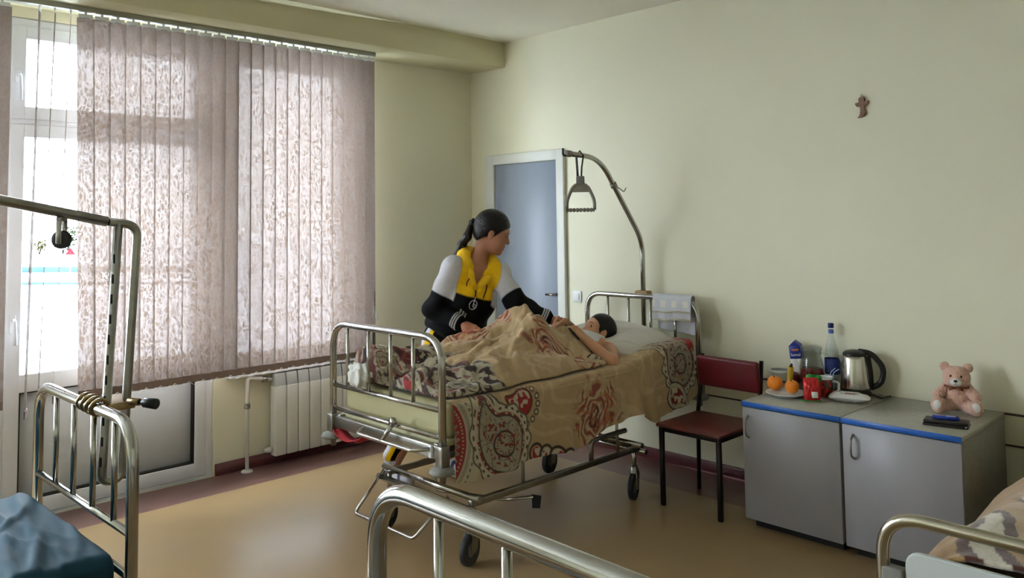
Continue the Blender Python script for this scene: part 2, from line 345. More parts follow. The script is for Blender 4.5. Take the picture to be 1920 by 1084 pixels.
MB().tube(fillet([(.068, -2.014, 0), (.068, -2.014, .60), (.06, -1.84, .565)], .03), .0125, 14).build('pipe', RADM, pp, O)
MB().lathe([(0, .012), (.034, .010), (.038, 0), (0, 0)], 20, Tm((.068, -2.014, 0))).build('floor_flange', RADM, pp, O)
MB().lathe([(.0125, 0), (.02, .004), (.02, .02), (.017, .022), (.019, .03), (.017, .036), (.0125, .038)], 16, Tm((.068, -2.014, .40))).build('valve', STEEL, pp, O)
MB().lathe([(.0125, 0), (.02, .002), (.02, .03), (.0125, .032)], 14, Tm((.061, -1.875, .572), 0, PI/2)).build('union_nut', STEEL, pp, O)

# ------------------------------------------------------------------ cabinets
LAMF = mat('laminate_front', (150, 147, 150), .38, var=.03, vscale=5, bump=.02, bscale=200)
LAMS = mat('laminate_side', (132, 130, 122), .5, var=.25, vscale=160); LAMT = mat('laminate_top', (166, 163, 152), .22, var=.06, vscale=40)
BLUE = mat('blue_edge', (38, 92, 176), .35, var=.08, vscale=20)
def cabinet(x0, x1, y0, label, hx):
    O = ((x0+x1)/2, -.3, 0); c = thing('bedside_cabinet', label, 'cabinet', O, 0, 'grey laminate cabinets along the wall')
    MB().rbox((x0+.002, y0+.02, .05), (x1-.002, -.03, .618), .002, 1).build('carcass', LAMS, c, O)
    d = MB().rbox((x0+.004, y0, .048), (x1-.004, y0+.018, .612), .002, 1).build('door', LAMF, c, O)
    MB().rbox((x0, y0+.001, .618), (x1, -.026, .642), .002, 1).build('top', LAMT, c, O)
    MB().rbox((x0, y0-.003, .617), (x1, y0+.002, .642), .001, 1).build('edge_band', BLUE, c, O)
    MB().box((x0+.03, y0+.06, 0), (x1-.03, -.05, .05)).build('plinth', DARKM, c, O)
    pts = [(hx, y0+.001, .46), (hx, y0-.028, .475), (hx, y0-.034, .515), (hx, y0-.028, .555), (hx, y0+.001, .57)]
    MB().tube(fillet(pts, .02), .0055, 8).build('handle', STEEL, d, O)
cabinet(2.848, 3.368, -.645, 'grey laminate cabinet with blue edge carrying kettle and fruit', 2.885)
cabinet(3.374, 3.900, -.645, 'grey laminate cabinet with blue edge carrying pink teddy bear', 3.43)

# ------------------------------------------------------------------ chair
O = (2.54, -.48, 0); MAR = mat('maroon_leatherette', (96, 28, 34), .33, var=.1, vscale=10, bump=.05, bscale=150); PLY = mat('maroon_plywood', (92, 40, 36), .3, var=.12, vscale=7)
ch = thing('chair', 'maroon chair with black metal legs between bed and cabinet', 'chair', O)
MB().rbox((2.335, -.70, .432), (2.745, -.27, .452), .008, 3).build('seat', PLY, ch, O)
MB().rbox((2.35, -.675, .405), (2.735, -.29, .432), .003, 1).build('seat_frame', DARKM, ch, O)
for (x, y) in ((2.358, -.672), (2.722, -.672)):
    MB().rbox((x-.0125, y-.0125, 0), (x+.0125, y+.0125, .43), .003, 1).build('leg', DARKM, ch, O)
for x in (2.345, 2.735):
    MB().tube([(x, -.295, 0), (x, -.285, .45), (x, -.245, .62), (x, -.225, .78)], .0125, 8).build('leg', DARKM, ch, O)
M = Tm((0, -.255, .69), 0, .12); MB().rbox((2.338, -.025, -.09), (2.742, .012, .09), .015, 3, M).build('backrest', MAR, ch, O)

# ------------------------------------------------------------------ cross
O = (3.27, 0, 2.13)
cr = thing('wall_cross', 'small carved wooden cross hanging on the cream wall', 'cross', O)
P_ = [(605,460),(690,445),(705,425),(690,365),(735,310),(820,310),(855,365),(835,435),(940,408),(935,480),(900,520),(850,545),(835,600),(860,660),(872,740),(820,800),(740,830),(650,830),(690,790),(720,745),(735,640),(720,550),(650,550),(615,500)]
s = .13/590; poly = [((x-770)*s, (830-y)*s) for x, y in P_]
MB().prism(poly[::-1], .014, Matrix(((1,0,0,3.27),(0,0,-1,-.001),(0,1,0,2.135),(0,0,0,1)))).build('carved_body', mat('cross_wood', (104, 66, 38), .5, var=.3, vscale=60), cr, O, .002)
MB().tube([(3.27+.006*math.cos(a), -.008, 2.258+.006*math.sin(a)) for a in [i*PI/6 for i in range(12)]], .0015, 6, closed=True).build('ring', STEEL, cr, O)

# ------------------------------------------------------------------ beds
def hoop(y, x0, x1, zb, zt, r=.018, R=.13):
    return MB().tube(fillet([(x0, y, zb), (x0, y, zt), (x1, y, zt), (x1, y, zb)], R, 12), r, 20)
def board(parent, O, pre, y, x0, x1, zb, zt, zm, bal, r=.018, zl=None, rm=.012, rb=.0095, R=.13):
    hp = hoop(y, x0, x1, zb, zt, r, R).build(pre+'_hoop', CHROME, parent, O)
    MB().tube([(x0, y, zm), (x1, y, zm)], rm, 14).build('rail', CHROME, hp, O)
    if zl: MB().tube([(x0, y, zl), (x1, y, zl)], rm, 14).build('rail', CHROME, hp, O)
    for b in bal: MB().tube([(b, y, zm), (b, y, zt)], rb, 12).build('baluster', CHROME, hp, O)
    return hp
def caster(parent, O, x, y, zt, r=.075, ang=.5):
    M = Tm((x, y, 0), ang)
    c = MB().tube([(x, y, r*2+.005), (x, y, zt)], .013, 12).build('caster_stem', CHROME, parent, O)
    MB().lathe([(0, r*2-.015), (.028, r*2-.015), (.03, r*2), (.022, r*2+.03), (.016, r*2+.04), (0, r*2+.04)], 16, Tm((x, y, 0))).build('caster_collar', STEEL, c, O)
    f = MB()
    for s in (-1, 1): f.prism([(-.03, r*2), (.03, r*2), (.045, r*.9), (.0, r*.75), (-.012, r)], .004, M @ Matrix(((1,0,0,0),(0,0,1,s*.022-.002),(0,1,0,0),(0,0,0,1))))
    f.build('caster_fork', STEEL, c, O)
    prof = [(r*.45, -.012), (r*.86, -.013), (r*.97, -.014), (r, -.006), (r, .006), (r*.97, .014), (r*.86, .013), (r*.45, .012)]
    WM = M @ Tm((.02, 0, r), 0, PI/2); wh = MB().lathe(prof, 28, WM).build('caster_wheel', RUBBER, c, O)
    MB().lathe([(0, -.016), (r*.2, -.016), (r*.22, -.011), (r*.47, -.010), (r*.47, .010), (r*.22, .011), (r*.2, .016), (0, .016)], 20, WM).build('wheel_hub', GREYP, c, O)
BX0, BX1, BYH, BYF = 1.36, 2.26, -.13, -2.17; BXC = (BX0+BX1)/2
O = (BXC, -1.15, 0)
bed = thing('hospital_bed', 'chrome wheeled hospital bed carrying the boy under patterned bedding', 'bed', O)
board(bed, O, 'footboard', BYF, BX0, BX1, .50, 1.075, .757, [1.497, 1.685, 1.872, 2.05], zl=.638)
board(bed, O, 'headboard', BYH, BX0, BX1, .50, 1.085, .70, [1.545, 1.72, 1.90, 2.09], zl=.62)
for (x, y) in ((BX0, BYF), (BX1, BYF), (BX0, BYH), (BX1, BYH)):
    MB().rbox((x-.024, y-.024, .515), (x+.024, y+.024, .605), .004, 2).build('corner_sleeve', STEEL, bed, O)
    b = MB().lathe([(0, .035), (.03, .034), (.052, .024), (.058, .010), (.05, 0), (0, 0)], 24, Tm((x, y-.004, .482))).build('bumper', GREYP, bed, O)
    MB().lathe([(0, 0), (.014, 0), (.016, .03), (.03, .032), (.03, .04), (0, .04)], 14, Tm((x, y, .442))).build('socket', STEEL, b, O)
MB().rbox((BX0+.02, BYF-.012, .540), (BX1-.02, BYF+.02, .600), .004, 2).build('end_channel', STEEL, bed, O)
MB().rbox((BX0+.02, BYH-.02, .540), (BX1-.02, BYH+.012, .600), .004, 2).build('end_channel', STEEL, bed, O)
for x in (BX0+.05, BX1-.05): MB().rbox((x-.015, BYF, .555), (x+.015, BYH, .605), .004, 2).build('side_rail', STEEL, bed, O)
MB().rbox((BX0+.03, BYF+.03, .585), (BX1-.03, BYH-.03, .612), .004, 1).build('mattress_base', mat('bed_base_board', (186, 180, 140), .5, var=.04), bed, O)
MB().tube(fillet([(1.66, -2.19, .585), (1.69, -2.245, .575), (2.13, -2.245, .575), (2.20, -2.20, .585)], .03), .009, 10).build('crank_bar', CHROME, bed, O)
lv = MB().tube([(1.935, -2.20, .655), (1.895, -2.245, .575)], .011, 12).build('crank_lever', CHROME, bed, O)
MB().lathe([(0, -.014), (.019, -.012), (.022, 0), (.019, .012), (0, .014)], 18, Tm((1.935, -2.205, .662), 0, PI/2)).build('lever_knob', CHROME, lv, O)
MB().rbox((2.19, -2.196, .545), (2.21, -2.18, .60), .003, 2).build('latch_plate', WHITE, bed, O)
# undercarriage
for (ya, z) in ((-1.93, .305), (-1.965, .262), (-.69, .305), (-.655, .262)):
    MB().tube([(1.47, ya, z), (2.235, ya, z)], .0155, 14).build('cross_tube', CHROME, bed, O)
for x in (1.505, 2.185):
    MB().rbox((x-.014, -1.95, .265), (x+.014, -.66, .297), .004, 2).build('base_tube', STEEL, bed, O)
    for y in (-1.08,): MB().tube(fillet([(x, y, .28), (x, y, .40), (x, y+.30, .40)], .03), .014, 12).build('upright', STEEL, bed, O)
    for y in (-1.60, -.85): MB().tube([(x, y, .28), (x-.05*(1 if x > 2 else -1), y+.05, .57)], .009, 10).build('lift_strut', STEEL, bed, O)
for (x, y, a) in ((1.52, -1.93, -1.3), (2.175, -1.93, -1.25), (1.50, -.67, -1.35), (2.18, -.70, -1.2)): caster(bed, O, x, y, .30, ang=a)
MB().tube(fillet([(1.50, -1.95, .30), (1.45, -2.10, .10), (1.95, -2.10, .10), (2.03, -1.95, .28)], .03), .0085, 10).build('brake_bar', CHROME, bed, O)
MB().tube(fillet([(1.62, -1.70, .27), (1.62, -1.70, .16), (2.0, -1.55, .16), (2.16, -1.50, .20)], .03), .0085, 10).build('pedal_rod', CHROME, bed, O)
MB().prism([(-.02, -.03), (.02, -.03), (.025, .03), (-.025, .035)], .008, Tm((2.17, -1.49, .175), .6, PI/2.4)).build('pedal', DARKM, bed, O)
# lifting pole behind the headboard
PX = 1.805; O = (PX, -.07, .6)
lp = thing('lifting_pole', 'bent chrome lifting pole clamped behind the headboard', 'lifting pole', O)
pts = [(PX, -.075, .60), (PX, -.075, 1.45), (PX, -.50, 1.985), (PX, -.80, 2.0)]
MB().tube(fillet(pts, [0, .1, .14, 0], 8), .0165, 16).build('pole', CHROME, lp, O)
MB().lathe([(0, 0), (.018, 0), (.021, .004), (.021, .04), (.018, .044), (0, .044)], 16, Tm((PX, -.775, 1.999), 0, PI/2)).build('end_cap', GREYP, lp, O)
MB().tube(fillet([(PX, -.80, 1.99), (PX, -.845, 1.985), (PX, -.845, 2.03)], .015), .006, 8).build('end_hook', BLACK, lp, O)
MB().tube(fillet([(PX, -.355, 1.812), (PX, -.315, 1.80), (PX+.01, -.27, 1.77), (PX+.01, -.25, 1.80)], .02), .004, 8).lathe([(.018, -.016), (.023, -.014), (.023, .014), (.018, .016)], 16, Tm((PX, -.365, 1.815), 0, .67)).build('hook_clip', STEEL, lp, O)
MB().rbox((PX-.05, -.105, 1.092), (PX+.05, -.045, 1.118), .008, 2).build('clamp', mat('tan_clamp', (150, 120, 80), .6, var=.1), lp, O)
# trapeze handle
hy = -.69; O = (PX, hy, 1.65); ha = math.atan2(.718, .695)-.1
HM = Tm((PX, hy, 0), ha)
tz = thing('trapeze_handle', 'grey triangular grab handle hanging by a black strap', 'grab handle', O)
MB().add([HM @ Vector(p) for p in [(-.012,-.012,2.02),(.012,-.012,2.02),(.012,.012,2.02),(-.012,.012,2.02)]], [], False)
MB().tube([HM @ Vector(p) for p in [(-.014, 0, 1.84), (-.019, 0, 1.93), (-.022, 0, 1.99), (0, 0, 2.022), (.022, 0, 1.99), (.010, 0, 1.92), (.006, 0, 1.84)]], .009, 8, flat=.6).build('strap', BLACK, tz, O)
MB().rbox((-.026, -.014, 1.815), (.026, .014, 1.865), .006, 2, HM).build('adjuster', GREYP, tz, O)
GH = mat('grey_handle_plastic', (128, 124, 112), .5, var=.05)
loop = fillet([(-.085, 0, 1.655), (-.085, 0, 1.715), (-.04, 0, 1.815), (.04, 0, 1.815), (.085, 0, 1.715), (.085, 0, 1.655)], .05, 8)
MB().tube([HM @ p for p in loop], .0095, 10, flat=1.2).build('loop', GH, tz, O)
gp = []; gr = []
for i in range(49): gp.append(HM @ Vector((-.085+.17*i/48, 0, 1.655))); gr.append(.0115+.0025*math.cos(i/48*2*PI*8))
MB().tube(gp, gr, 12).build('ribbed_grip', GH, tz, O)
MB().prism([(-.055, 1.765), (.055, 1.765), (.032, 1.815), (-.032, 1.815)], .012, HM @ Matrix(((1,0,0,0),(0,0,-1,.006),(0,1,0,0),(0,0,0,1)))).build('web', GH, tz, O)

# ---- neighbouring beds (local: board at y=0, bed runs to -y)
def plain_bed(label, loc, rz, zt=1.03, zm=.70, wd=.885, r=.018):
    b = thing('hospital_bed', label, 'bed', loc, rz); O = (0, 0, 0); h = wd/2
    bal = [-h+wd*k for k in (.225, .43, .635, .84)]
    board(b, O, 'footboard', 0, -h, h, .16, zt, zm, bal, r, zl=.56)
    board(b, O, 'headboard', -2.02, -h, h, .16, zt, zm, bal, r, zl=.56)
    for x in (-h, h):
        MB().rbox((x-.015, -2.02, .44), (x+.015, 0, .49), .004, 2).build('side_rail', STEEL, b, O)
        for y in (0, -2.02): caster(b, O, x, y, .20)
    MB().rbox((-h+.02, -2.0, .47), (h-.02, -.03, .495), .004, 1).build('mattress_base', MATS['bed_base_board'], b, O)
    return b
LB = (2.105, -3.603, 0); plain_bed('chrome hospital bed with teal mattress and slotted pole', LB, .03, 1.01, .685, .90)
md = -1*PI/180; mc = np.array([3.717+.45*math.cos(md), -3.522+.45*math.sin(md), 0]); plain_bed('bare chrome bed end standing in the middle of the ward', tuple(mc), md, 1.075, .74, .90, .02)
# teal mattress with creases
def crease(X, Y, sd, k=10, amp=.006, ext=1.0):
    r = np.random.RandomState(sd); Z = np.zeros_like(X)
    for i in range(k):
        a = r.uniform(-.5, .5); cx, cy = r.uniform(X.min(), X.max()), r.uniform(Y.min(), Y.max()); w_ = r.uniform(.008, .02); l_ = r.uniform(.12, .4)*ext
        u = (X-cx)*math.cos(a)+(Y-cy)*math.sin(a); v = -(X-cx)*math.sin(a)+(Y-cy)*math.cos(a)+.05*np.sin(u*6+i)
        Z += amp*r.uniform(.4, 1)*np.exp(-(v/w_)**2)*np.exp(-(u/l_)**2)
    return Z
def soft_slab(name, x0, x1, y0, y1, z0, z1, m, r=.035, step=.012, parent=None, O=(0, 0, 0), wr=None, sd=1, k=24, amp=.008):
    # rounded slab as closed grid: section loop extruded along y with end caps shrunk
    nx = max(6, int((x1-x0)/step)); prof = []
    for t in np.linspace(0, 1, 7): a = PI/2*t; prof.append((x1-r+r*math.cos(a), z1-r+r*math.sin(a)))
    for t in np.linspace(0, 1, nx)[1:-1]: prof.append((x1-r-(x1-x0-2*r)*t, z1))
    for t in np.linspace(0, 1, 7): a = PI/2+PI/2*t; prof.append((x0+r+r*math.cos(a), z1-r+r*math.sin(a)))
    for t in np.linspace(0, 1, 7): a = PI+PI/2*t; prof.append((x0+r+r*math.cos(a), z0+r+r*math.sin(a)))
    for t in np.linspace(0, 1, 7): a = 1.5*PI+PI/2*t; prof.append((x1-r+r*math.cos(a), z0+r+r*math.sin(a)))
    prof = np.array(prof); cx, cz = (x0+x1)/2, (z0+z1)/2; ny = int((y1-y0)/step); rows = []
    for t in np.linspace(0, 1, 6): a = PI/2*t; rows.append((y0+r-r*math.cos(a), r*(1-math.sin(a))))
    for t in np.linspace(0, 1, ny)[1:-1]: rows.append((y0+r+(y1-y0-2*r)*t, 0))
    for t in np.linspace(0, 1, 6): a = PI/2*(1-t); rows.append((y1-r+r*math.cos(a), r*(1-math.sin(a))))
    V = []
    for (y, ins) in rows:
        q = prof.copy(); q[:, 0] = cx+(q[:, 0]-cx)*(1-ins/((x1-x0)/2)); q[:, 1] = cz+(q[:, 1]-cz)*(1-ins/((z1-z0)/2)); V.append(np.c_[q[:, 0], np.full(len(q), y), q[:, 1]])
    V = np.array(V); n = V.shape[1]; mtop = np.clip((V[..., 2]-z0)/(z1-z0), 0, 1)
    V[..., 2] += crease(V[..., 0], V[..., 1], sd, k, amp)*mtop
    if wr: V = wr(V)
    R_ = V.shape[0]; idx = np.arange(R_*n).reshape(R_, n); a = idx[:-1]; b = idx[1:]
    F_ = np.stack([a, np.roll(a, -1, 1), np.roll(b, -1, 1), b], -1).reshape(-1, 4)
    V = np.concatenate([V.reshape(-1, 3), V[0].mean(0)[None], V[-1].mean(0)[None]])
    c0, c1 = R_*n, R_*n+1; e = [(c0, idx[0, (i+1) % n], idx[0, i], c0) for i in range(n)]+[(c1, idx[-1, i], idx[-1, (i+1) % n], c1) for i in range(n)]
    o = obj_np(name, V, F_, m, parent, off=O); bm = bmesh.new(); bm.from_mesh(o.data); bm.verts.ensure_lookup_table()
    for q in e: bm.faces.new([bm.verts[i] for i in q[:3]]).smooth = True
    bm.to_mesh(o.data); bm.free(); return o
TEAL = mat('teal_vinyl', (15, 52, 66), .72, var=.06, vscale=5, bump=.03, bscale=60, spec=.25)
o = soft_slab('mattress', LB[0]-.40, LB[0]+.44, LB[1]-2.0, LB[1]-.035, .497, .64, TEAL, .035, .012, None, LB, sd=5, k=90, amp=.016); o.location = LB; o.rotation_euler = (0, 0, .03)
tag(o, 'teal vinyl covered mattress on the bed by the window', 'mattress')
o = soft_slab('mattress', -.425, .425, -2.0, -.035, .497, .60, mat('grey_ticking', (120, 114, 102), .8, var=.08), .035, .03, sd=6, k=20); o.location = tuple(mc); o.rotation_euler = (0, 0, md); tag(o, 'bare grey mattress on the bed in the middle', 'mattress')

# slotted pole on the teal bed
xs = yw(201, 741, -3.562)[0]; O = (xs, -3.57, .74)
sp = thing('slotted_lifting_pole', 'steel lifting pole with slotted upright clamped to the teal bed', 'lifting pole', O)
LE = np.array([.02, .02])
def lp_(y, z): t = (z-1.05)/.55; return (xs+LE[0]*t, y+LE[1]*t, z)
ya, yb = -3.562, -3.500
loop = fillet([lp_(ya, 1.606), lp_(ya, .76), lp_(yb, .76), lp_(yb, 1.60), lp_(ya-.03, 1.612)], [0, .036, .036, .045, 0], 8)
MB().tube(loop, .0145, 14).build('upright_loop', STEEL, sp, O)
e0 = Vector(lp_(ya-.036, 1.613)); MB().tube([e0, e0+Vector((0, -.85, .19))], .0165, 16).build('arm', STEEL, sp, O)
MB().tube([e0+Vector((0, -.012, .003)), e0+Vector((0, .012, -.003))], .0125, 12).build('joint', BLACK, sp, O)
SLOT = mat('slot_black', (8, 8, 9), .8)
vdir = Vector((.72, -.69, 0))
for k in range(11):
    z = 1.49-.066*k; c = Vector(lp_(ya, z)); M = Tm(c+vdir*.0115, math.atan2(vdir.y, vdir.x)-PI/2)
    MB().rbox((-.0045, -.004, -.016), (.0045, .004, .016), .003, 2, M).build('slot', SLOT, sp, O)
BRASS = mat('aged_brass', (140, 118, 84), .35, .9, var=.2, vscale=30)
zc = 1.012
for k, dx in enumerate((-.115, -.07, -.025, .02)):
    pts = [(xs+dx+.012*math.sin(a), LB[1]+.01+.026*math.cos(a), zc+.026*math.sin(a)) for a in [i*2*PI/20 for i in range(20)]]
    MB().tube(pts, .0065, 8, closed=True).build('clamp_ring', BRASS, sp, O)
MB().rbox((xs-.12, -3.60, zc-.02), (xs+.03, -3.48, zc+.005), .006, 2).build('clamp_body', BRASS, sp, O)
k0 = Vector((xs+.02, -3.50, zc+.005))
kd = Vector((.9, .43, -.02)).normalized(); MB().tube([k0, k0+kd*.045], .012, 12).build('clamp_bolt', BRASS, sp, O)
MB().tube([k0+kd*.04, k0+kd*.055, k0+kd*.068, k0+kd*.115, k0+kd*.118], [.006, .008, .016, .018, .012], 10).build('clamp_knob', BLACK, sp, O)
pc = e0+Vector((0, -.135, -.005)); PM = Tm(pc+Vector((0, 0, -.05)), math.atan2(-.69, .72)+PI/2)
MB().lathe([(0, -.011), (.012, -.012), (.026, -.012), (.029, -.008), (.024, 0), (.029, .008), (.026, .012), (.012, .012), (0, .011)], 24, PM @ Matrix.Rotation(PI/2, 4, 'X')).build('pulley_wheel', RUBBER, sp, O)
mb = MB()
for s in (-1, 1): mb.rbox((-.009, s*.017-.002, -.014), (.009, s*.017+.002, .062), .002, 1, PM)
mb.tube([PM @ Vector((0, -.018, 0)), PM @ Vector((0, .018, 0))], .006, 10); mb.rbox((-.01, -.019, .058), (.01, .019, .072), .003, 1, PM)
mb.build('pulley_bracket', STEEL, sp, O)

# right-hand bed with white end panel
RB = (4.093+.45, -1.985, 0); O = (0, 0, 0)
rb = thing('hospital_bed', 'low bed with square chrome hoop and white end panel', 'bed', RB)
hp = MB().tube(fillet([(-.45, 0, .12), (-.45, 0, .717), (.45, 0, .717), (.45, 0, .12)], .12, 12), .0185, 20).build('footboard_hoop', mat('brushed_chrome', (190, 186, 172), .2, 1, var=.06), rb, O)
pan = fillet([(-.39, .2), (-.39, .615), (.39, .615), (.39, .2)], .07, 8); MB().prism([(p[0], p[1]) for p in [Vector((q[0], q[1], 0)) for q in pan]][::-1] if False else [(p[0], p[1]) for p in fillet([(-.385,.2,0),(-.385,.628,0),(.385,.628,0),(.39,.2,0)], .05, 8)][::-1], .018, Matrix(((1,0,0,0),(0,0,-1,.009),(0,1,0,0),(0,0,0,1)))).build('end_panel', mat('panel_grey_white', (196, 200, 198), .4, var=.02), rb, O, .004)
for s in (-1, 1):
    MB().rbox((s*.44-.03, -.02, .50), (s*.44+.03, .02, .57), .006, 2, Tm((-s*.02, 0, 0))).build('panel_bracket', GREYP, rb, O)
    MB().rbox((s*.43-.015, 0, .30), (s*.43+.015, 1.88, .35), .004, 2).build('side_rail', STEEL, rb, O)
    MB().tube([(s*.45, 1.86, 0), (s*.45, 1.86, .75)], .018, 14).build('head_post', CHROME, rb, O)
    MB().tube([(s*.45, 0, .0), (s*.45, 0, .14)], .022, 14).build('foot_cap', GREYP, rb, O)
MB().rbox((-.42, .03, .33), (.42, 1.85, .355), .004, 1).build('mattress_base', MATS['bed_base_board'], rb, O)
o = soft_slab('mattress', RB[0]-.42, RB[0]+.42, RB[1]+.05, RB[1]+1.82, .357, .48, mat('mattress_ticking', (190, 180, 150), .7), .035, .03, None, RB, sd=8); o.location = RB; tag(o, 'pale mattress under the brown patterned blanket', 'mattress')
# ------------------------------------------------------------------ patterned cloth
def smooth(a, b, x): t = np.clip((x-a)/(b-a), 0, 1); return t*t*(3-2*t)
def vnoise(U, V, s, sd=0):
    r = np.random.RandomState(sd); G = r.rand(64, 64); x = U*s; y = V*s; xi = np.floor(x).astype(int); yi = np.floor(y).astype(int); fx = x-xi; fy = y-yi
    fx = fx*fx*(3-2*fx); fy = fy*fy*(3-2*fy); g = lambda i, j: G[i % 64, j % 64]
    return (g(xi, yi)*(1-fx)+g(xi+1, yi)*fx)*(1-fy)+(g(xi, yi+1)*(1-fx)+g(xi+1, yi+1)*fx)*fy
def fbm(U, V, s, sd=0, o=4): return sum(vnoise(U, V, s*2**i, sd+i)/2**(i+1) for i in range(o))
BEI, BEL, CRM, RED, DRK, ORG, GRY, MARO = [np.array(lin(c)) for c in ((170, 144, 106), (190, 166, 128), (186, 174, 148), (146, 30, 32), (46, 30, 30), (160, 88, 54), (152, 142, 122), (112, 36, 34))]
def paint(C, msk, col): m_ = np.clip(msk, 0, 1)[..., None]; C[:] = C*(1-m_)+col*m_
def drop(U, V, cx, cy, r, rot, curl=1.0, n=14):
    d = np.full(U.shape, 9.)
    c, s = math.cos(rot), math.sin(rot); x = (U-cx)*c+(V-cy)*s; y = -(U-cx)*s+(V-cy)*c
    for i in range(n):
        t = i/(n-1); px = r*(2.0*t-.35*t*t*curl); py = r*curl*1.5*t*t; d = np.minimum(d, np.hypot(x-px, y-py)-r*(1-t)**1.1)
    return d, np.arctan2(y, x)
def band(d, a, b, e=.003): return smooth(a-e, a+e, d)*(1-smooth(b-e, b+e, d))
def big_paisley(C, U, V, cx, cy, r, rot, sd=0, curl=1.):
    d, th = drop(U, V, cx, cy, r, rot, curl); wob = .25*r*(fbm(U, V, 9, sd)-.5)
    d2 = d+.06*r*np.sin(th*11)
    paint(C, 1-smooth(.40*r, .44*r, d2), CRM); paint(C, band(d2, .36*r, .42*r), DRK)
    k = (np.sin(th*26) > .1)*band(d, .22*r, .30*r); paint(C, k, DRK)
    paint(C, 1-smooth(.11*r, .13*r, d), MARO*1.1); paint(C, (vnoise(U, V, 95, sd+3) > .6)*band(d, .03*r, .10*r), CRM)
    paint(C, 1-smooth(0, .02*r, d), GRY); paint(C, band(d, -.04*r, .02*r), DRK)
    fil = np.abs(fbm(U, V, 36, sd+1, 2)-.38); inside = d < -.06*r
    paint(C, inside*(1-smooth(.012, .03, fil))*.8, DRK); paint(C, inside*(fbm(U, V, 14, sd+9, 2) > .48)*(d < -.25*r), BEI*.8)
    q = np.hypot(U-cx, V-cy)/r; paint(C, band(q, .40, .48, .02), DRK); paint(C, band(q, .28, .34, .02)*(np.sin(th*18) > 0), MARO)
    paint(C, (d < -.2*r)*(vnoise(U, V, 90, sd+5) > .72), MARO)
def flame(C, U, V, cx, cy, r, rot=0, sd=0):
    c, s = math.cos(rot), math.sin(rot); x = (U-cx)*c+(V-cy)*s; y = -(U-cx)*s+(V-cy)*c
    x = x+.25*r*(fbm(U, V, 9, sd)-.5)*2; y = y+.25*r*(fbm(U, V, 9, sd+7)-.5)*2
    rr = np.hypot(x*1.25, y*.9)/r; th = np.arctan2(y, x); env = 1.0+.22*np.sin(th*7+2*rr)+.14*np.sin(th*13-3)
    m_ = 1-smooth(.75, 1.1, rr/env); nz_ = fbm(U, V, 15, sd+11, 3)-.45; sw = np.sin(rr*24+2*th+9*nz_+3.2*np.sin(th*4+5*rr)*rr)
    paint(C, m_*.42*(sw > -.4), ORG*.8+BEI*.2); paint(C, m_*smooth(.15, .5, sw)*.9, MARO*1.1); paint(C, m_*(sw < -.7)*.5, CRM)
    paint(C, (vnoise(U, V, 55, sd+2) > .68)*m_*.8, ORG); paint(C, band(rr, .12, .2, .02), DRK*.8+RED*.2)
def cloth_base(U, V, sd=0):
    C = np.tile(BEI, U.shape+(1,)).astype(float)
    f = np.abs(fbm(U, V, 5.5, sd, 2)-.40); g = np.sin(fbm(U, V, 3.6, sd+5, 2)*46)
    paint(C, .42*(g > .72), BEL*1.06); paint(C, .35*(1-smooth(.008, .018, f)), BEL*1.1)
    return C*(1+.10*(fbm(U, V, 6, sd+2)[..., None]-.5))
def dark_paisley(C, U, V, msk, sd=0):
    D = np.tile(CRM*.72, U.shape+(1,)).astype(float); rs = np.random.RandomState(sd)
    paint(D, (fbm(U, V, 26, sd, 3) > .43), DRK*1.3); paint(D, (fbm(U, V, 44, sd+4, 2) > .46)*.85, CRM*.75); paint(D, (fbm(U, V, 15, sd+8, 2) > .47)*.75, MARO*.9)
    for i in range(60):
        cx, cy = rs.uniform(U.min(), U.max()), rs.uniform(V.min(), V.max()); d, th = drop(U, V, cx, cy, rs.uniform(.018, .042), rs.uniform(0, 6.28))
        paint(D, 1-smooth(.012, .015, d), DRK); paint(D, 1-smooth(.007, .009, d), CRM*.85); paint(D, 1-smooth(.001, .003, d), RED*.9 if i % 3 == 0 else GRY*.7); paint(D, (d < -.004)*(vnoise(U, V, 75, i) > .6), CRM if i % 2 else DRK)
    m_ = np.clip(msk, 0, 1)[..., None]; C[:] = C*(1-m_)+D*m_
CLOTH = mat('printed_cotton', (255, 255, 255), .85, var=.05, vscale=30, vcol=True, sheen=.15, bump=.10, bscale=220)
def gridfaces(nr, nc):
    i = np.arange(nr*nc).reshape(nr, nc); return np.stack([i[:-1, :-1], i[:-1, 1:], i[1:, 1:], i[1:, :-1]], -1).reshape(-1, 4)

MZ = .775   # mattress top
def head_raise(y): return .070*smooth(-.85, -.45, y)-.0*y
OB = (BXC, -1.15, .613)
def wrm(V): V[..., 2] += head_raise(V[..., 1]); return V
o = soft_slab('mattress', BX0+.03, BX1-.03, BYF+.05, BYH-.03, .614, MZ-.008, mat('vinyl_mattress', (172, 164, 124), .45, var=.03), .03, .02, None, OB, wr=wrm, sd=3, k=0); o.location = OB
tag(o, 'greenish beige vinyl mattress under the patterned sheet', 'mattress')

# fitted sheet: lies on the mattress and hangs over the near side
ny, nv = 440, 300; y = np.linspace(BYF+.075, BYH-.045, ny); T = np.linspace(0, 1, nv)
yy, tt = np.meshgrid(y, T, indexing='ij'); XE = BX1-.012; RR = .035
px = np.array([858, 900, 1000, 1095, 1150, 1200, 1225, 1290, 1300]); drop_y = np.array([-2.093, -1.96, -1.61, -1.234, -.989, -.751, -.629, -.277, -.19]); drop_z = np.array([.425, .405, .432, .412, .488, .505, .43, .485, .517])
zb = np.interp(yy, drop_y, drop_z); ztop = MZ+.004+head_raise(yy)
top_len = .80; S = tt*(top_len+RR*1.57+.36); hang = (ztop-RR-zb)
X = np.where(S < top_len, XE-RR-top_len+S, 0.); Z = np.where(S < top_len, ztop, 0.)
ang = np.clip((S-top_len)/RR, 0, PI/2); arc = (S >= top_len) & (S < top_len+RR*PI/2)
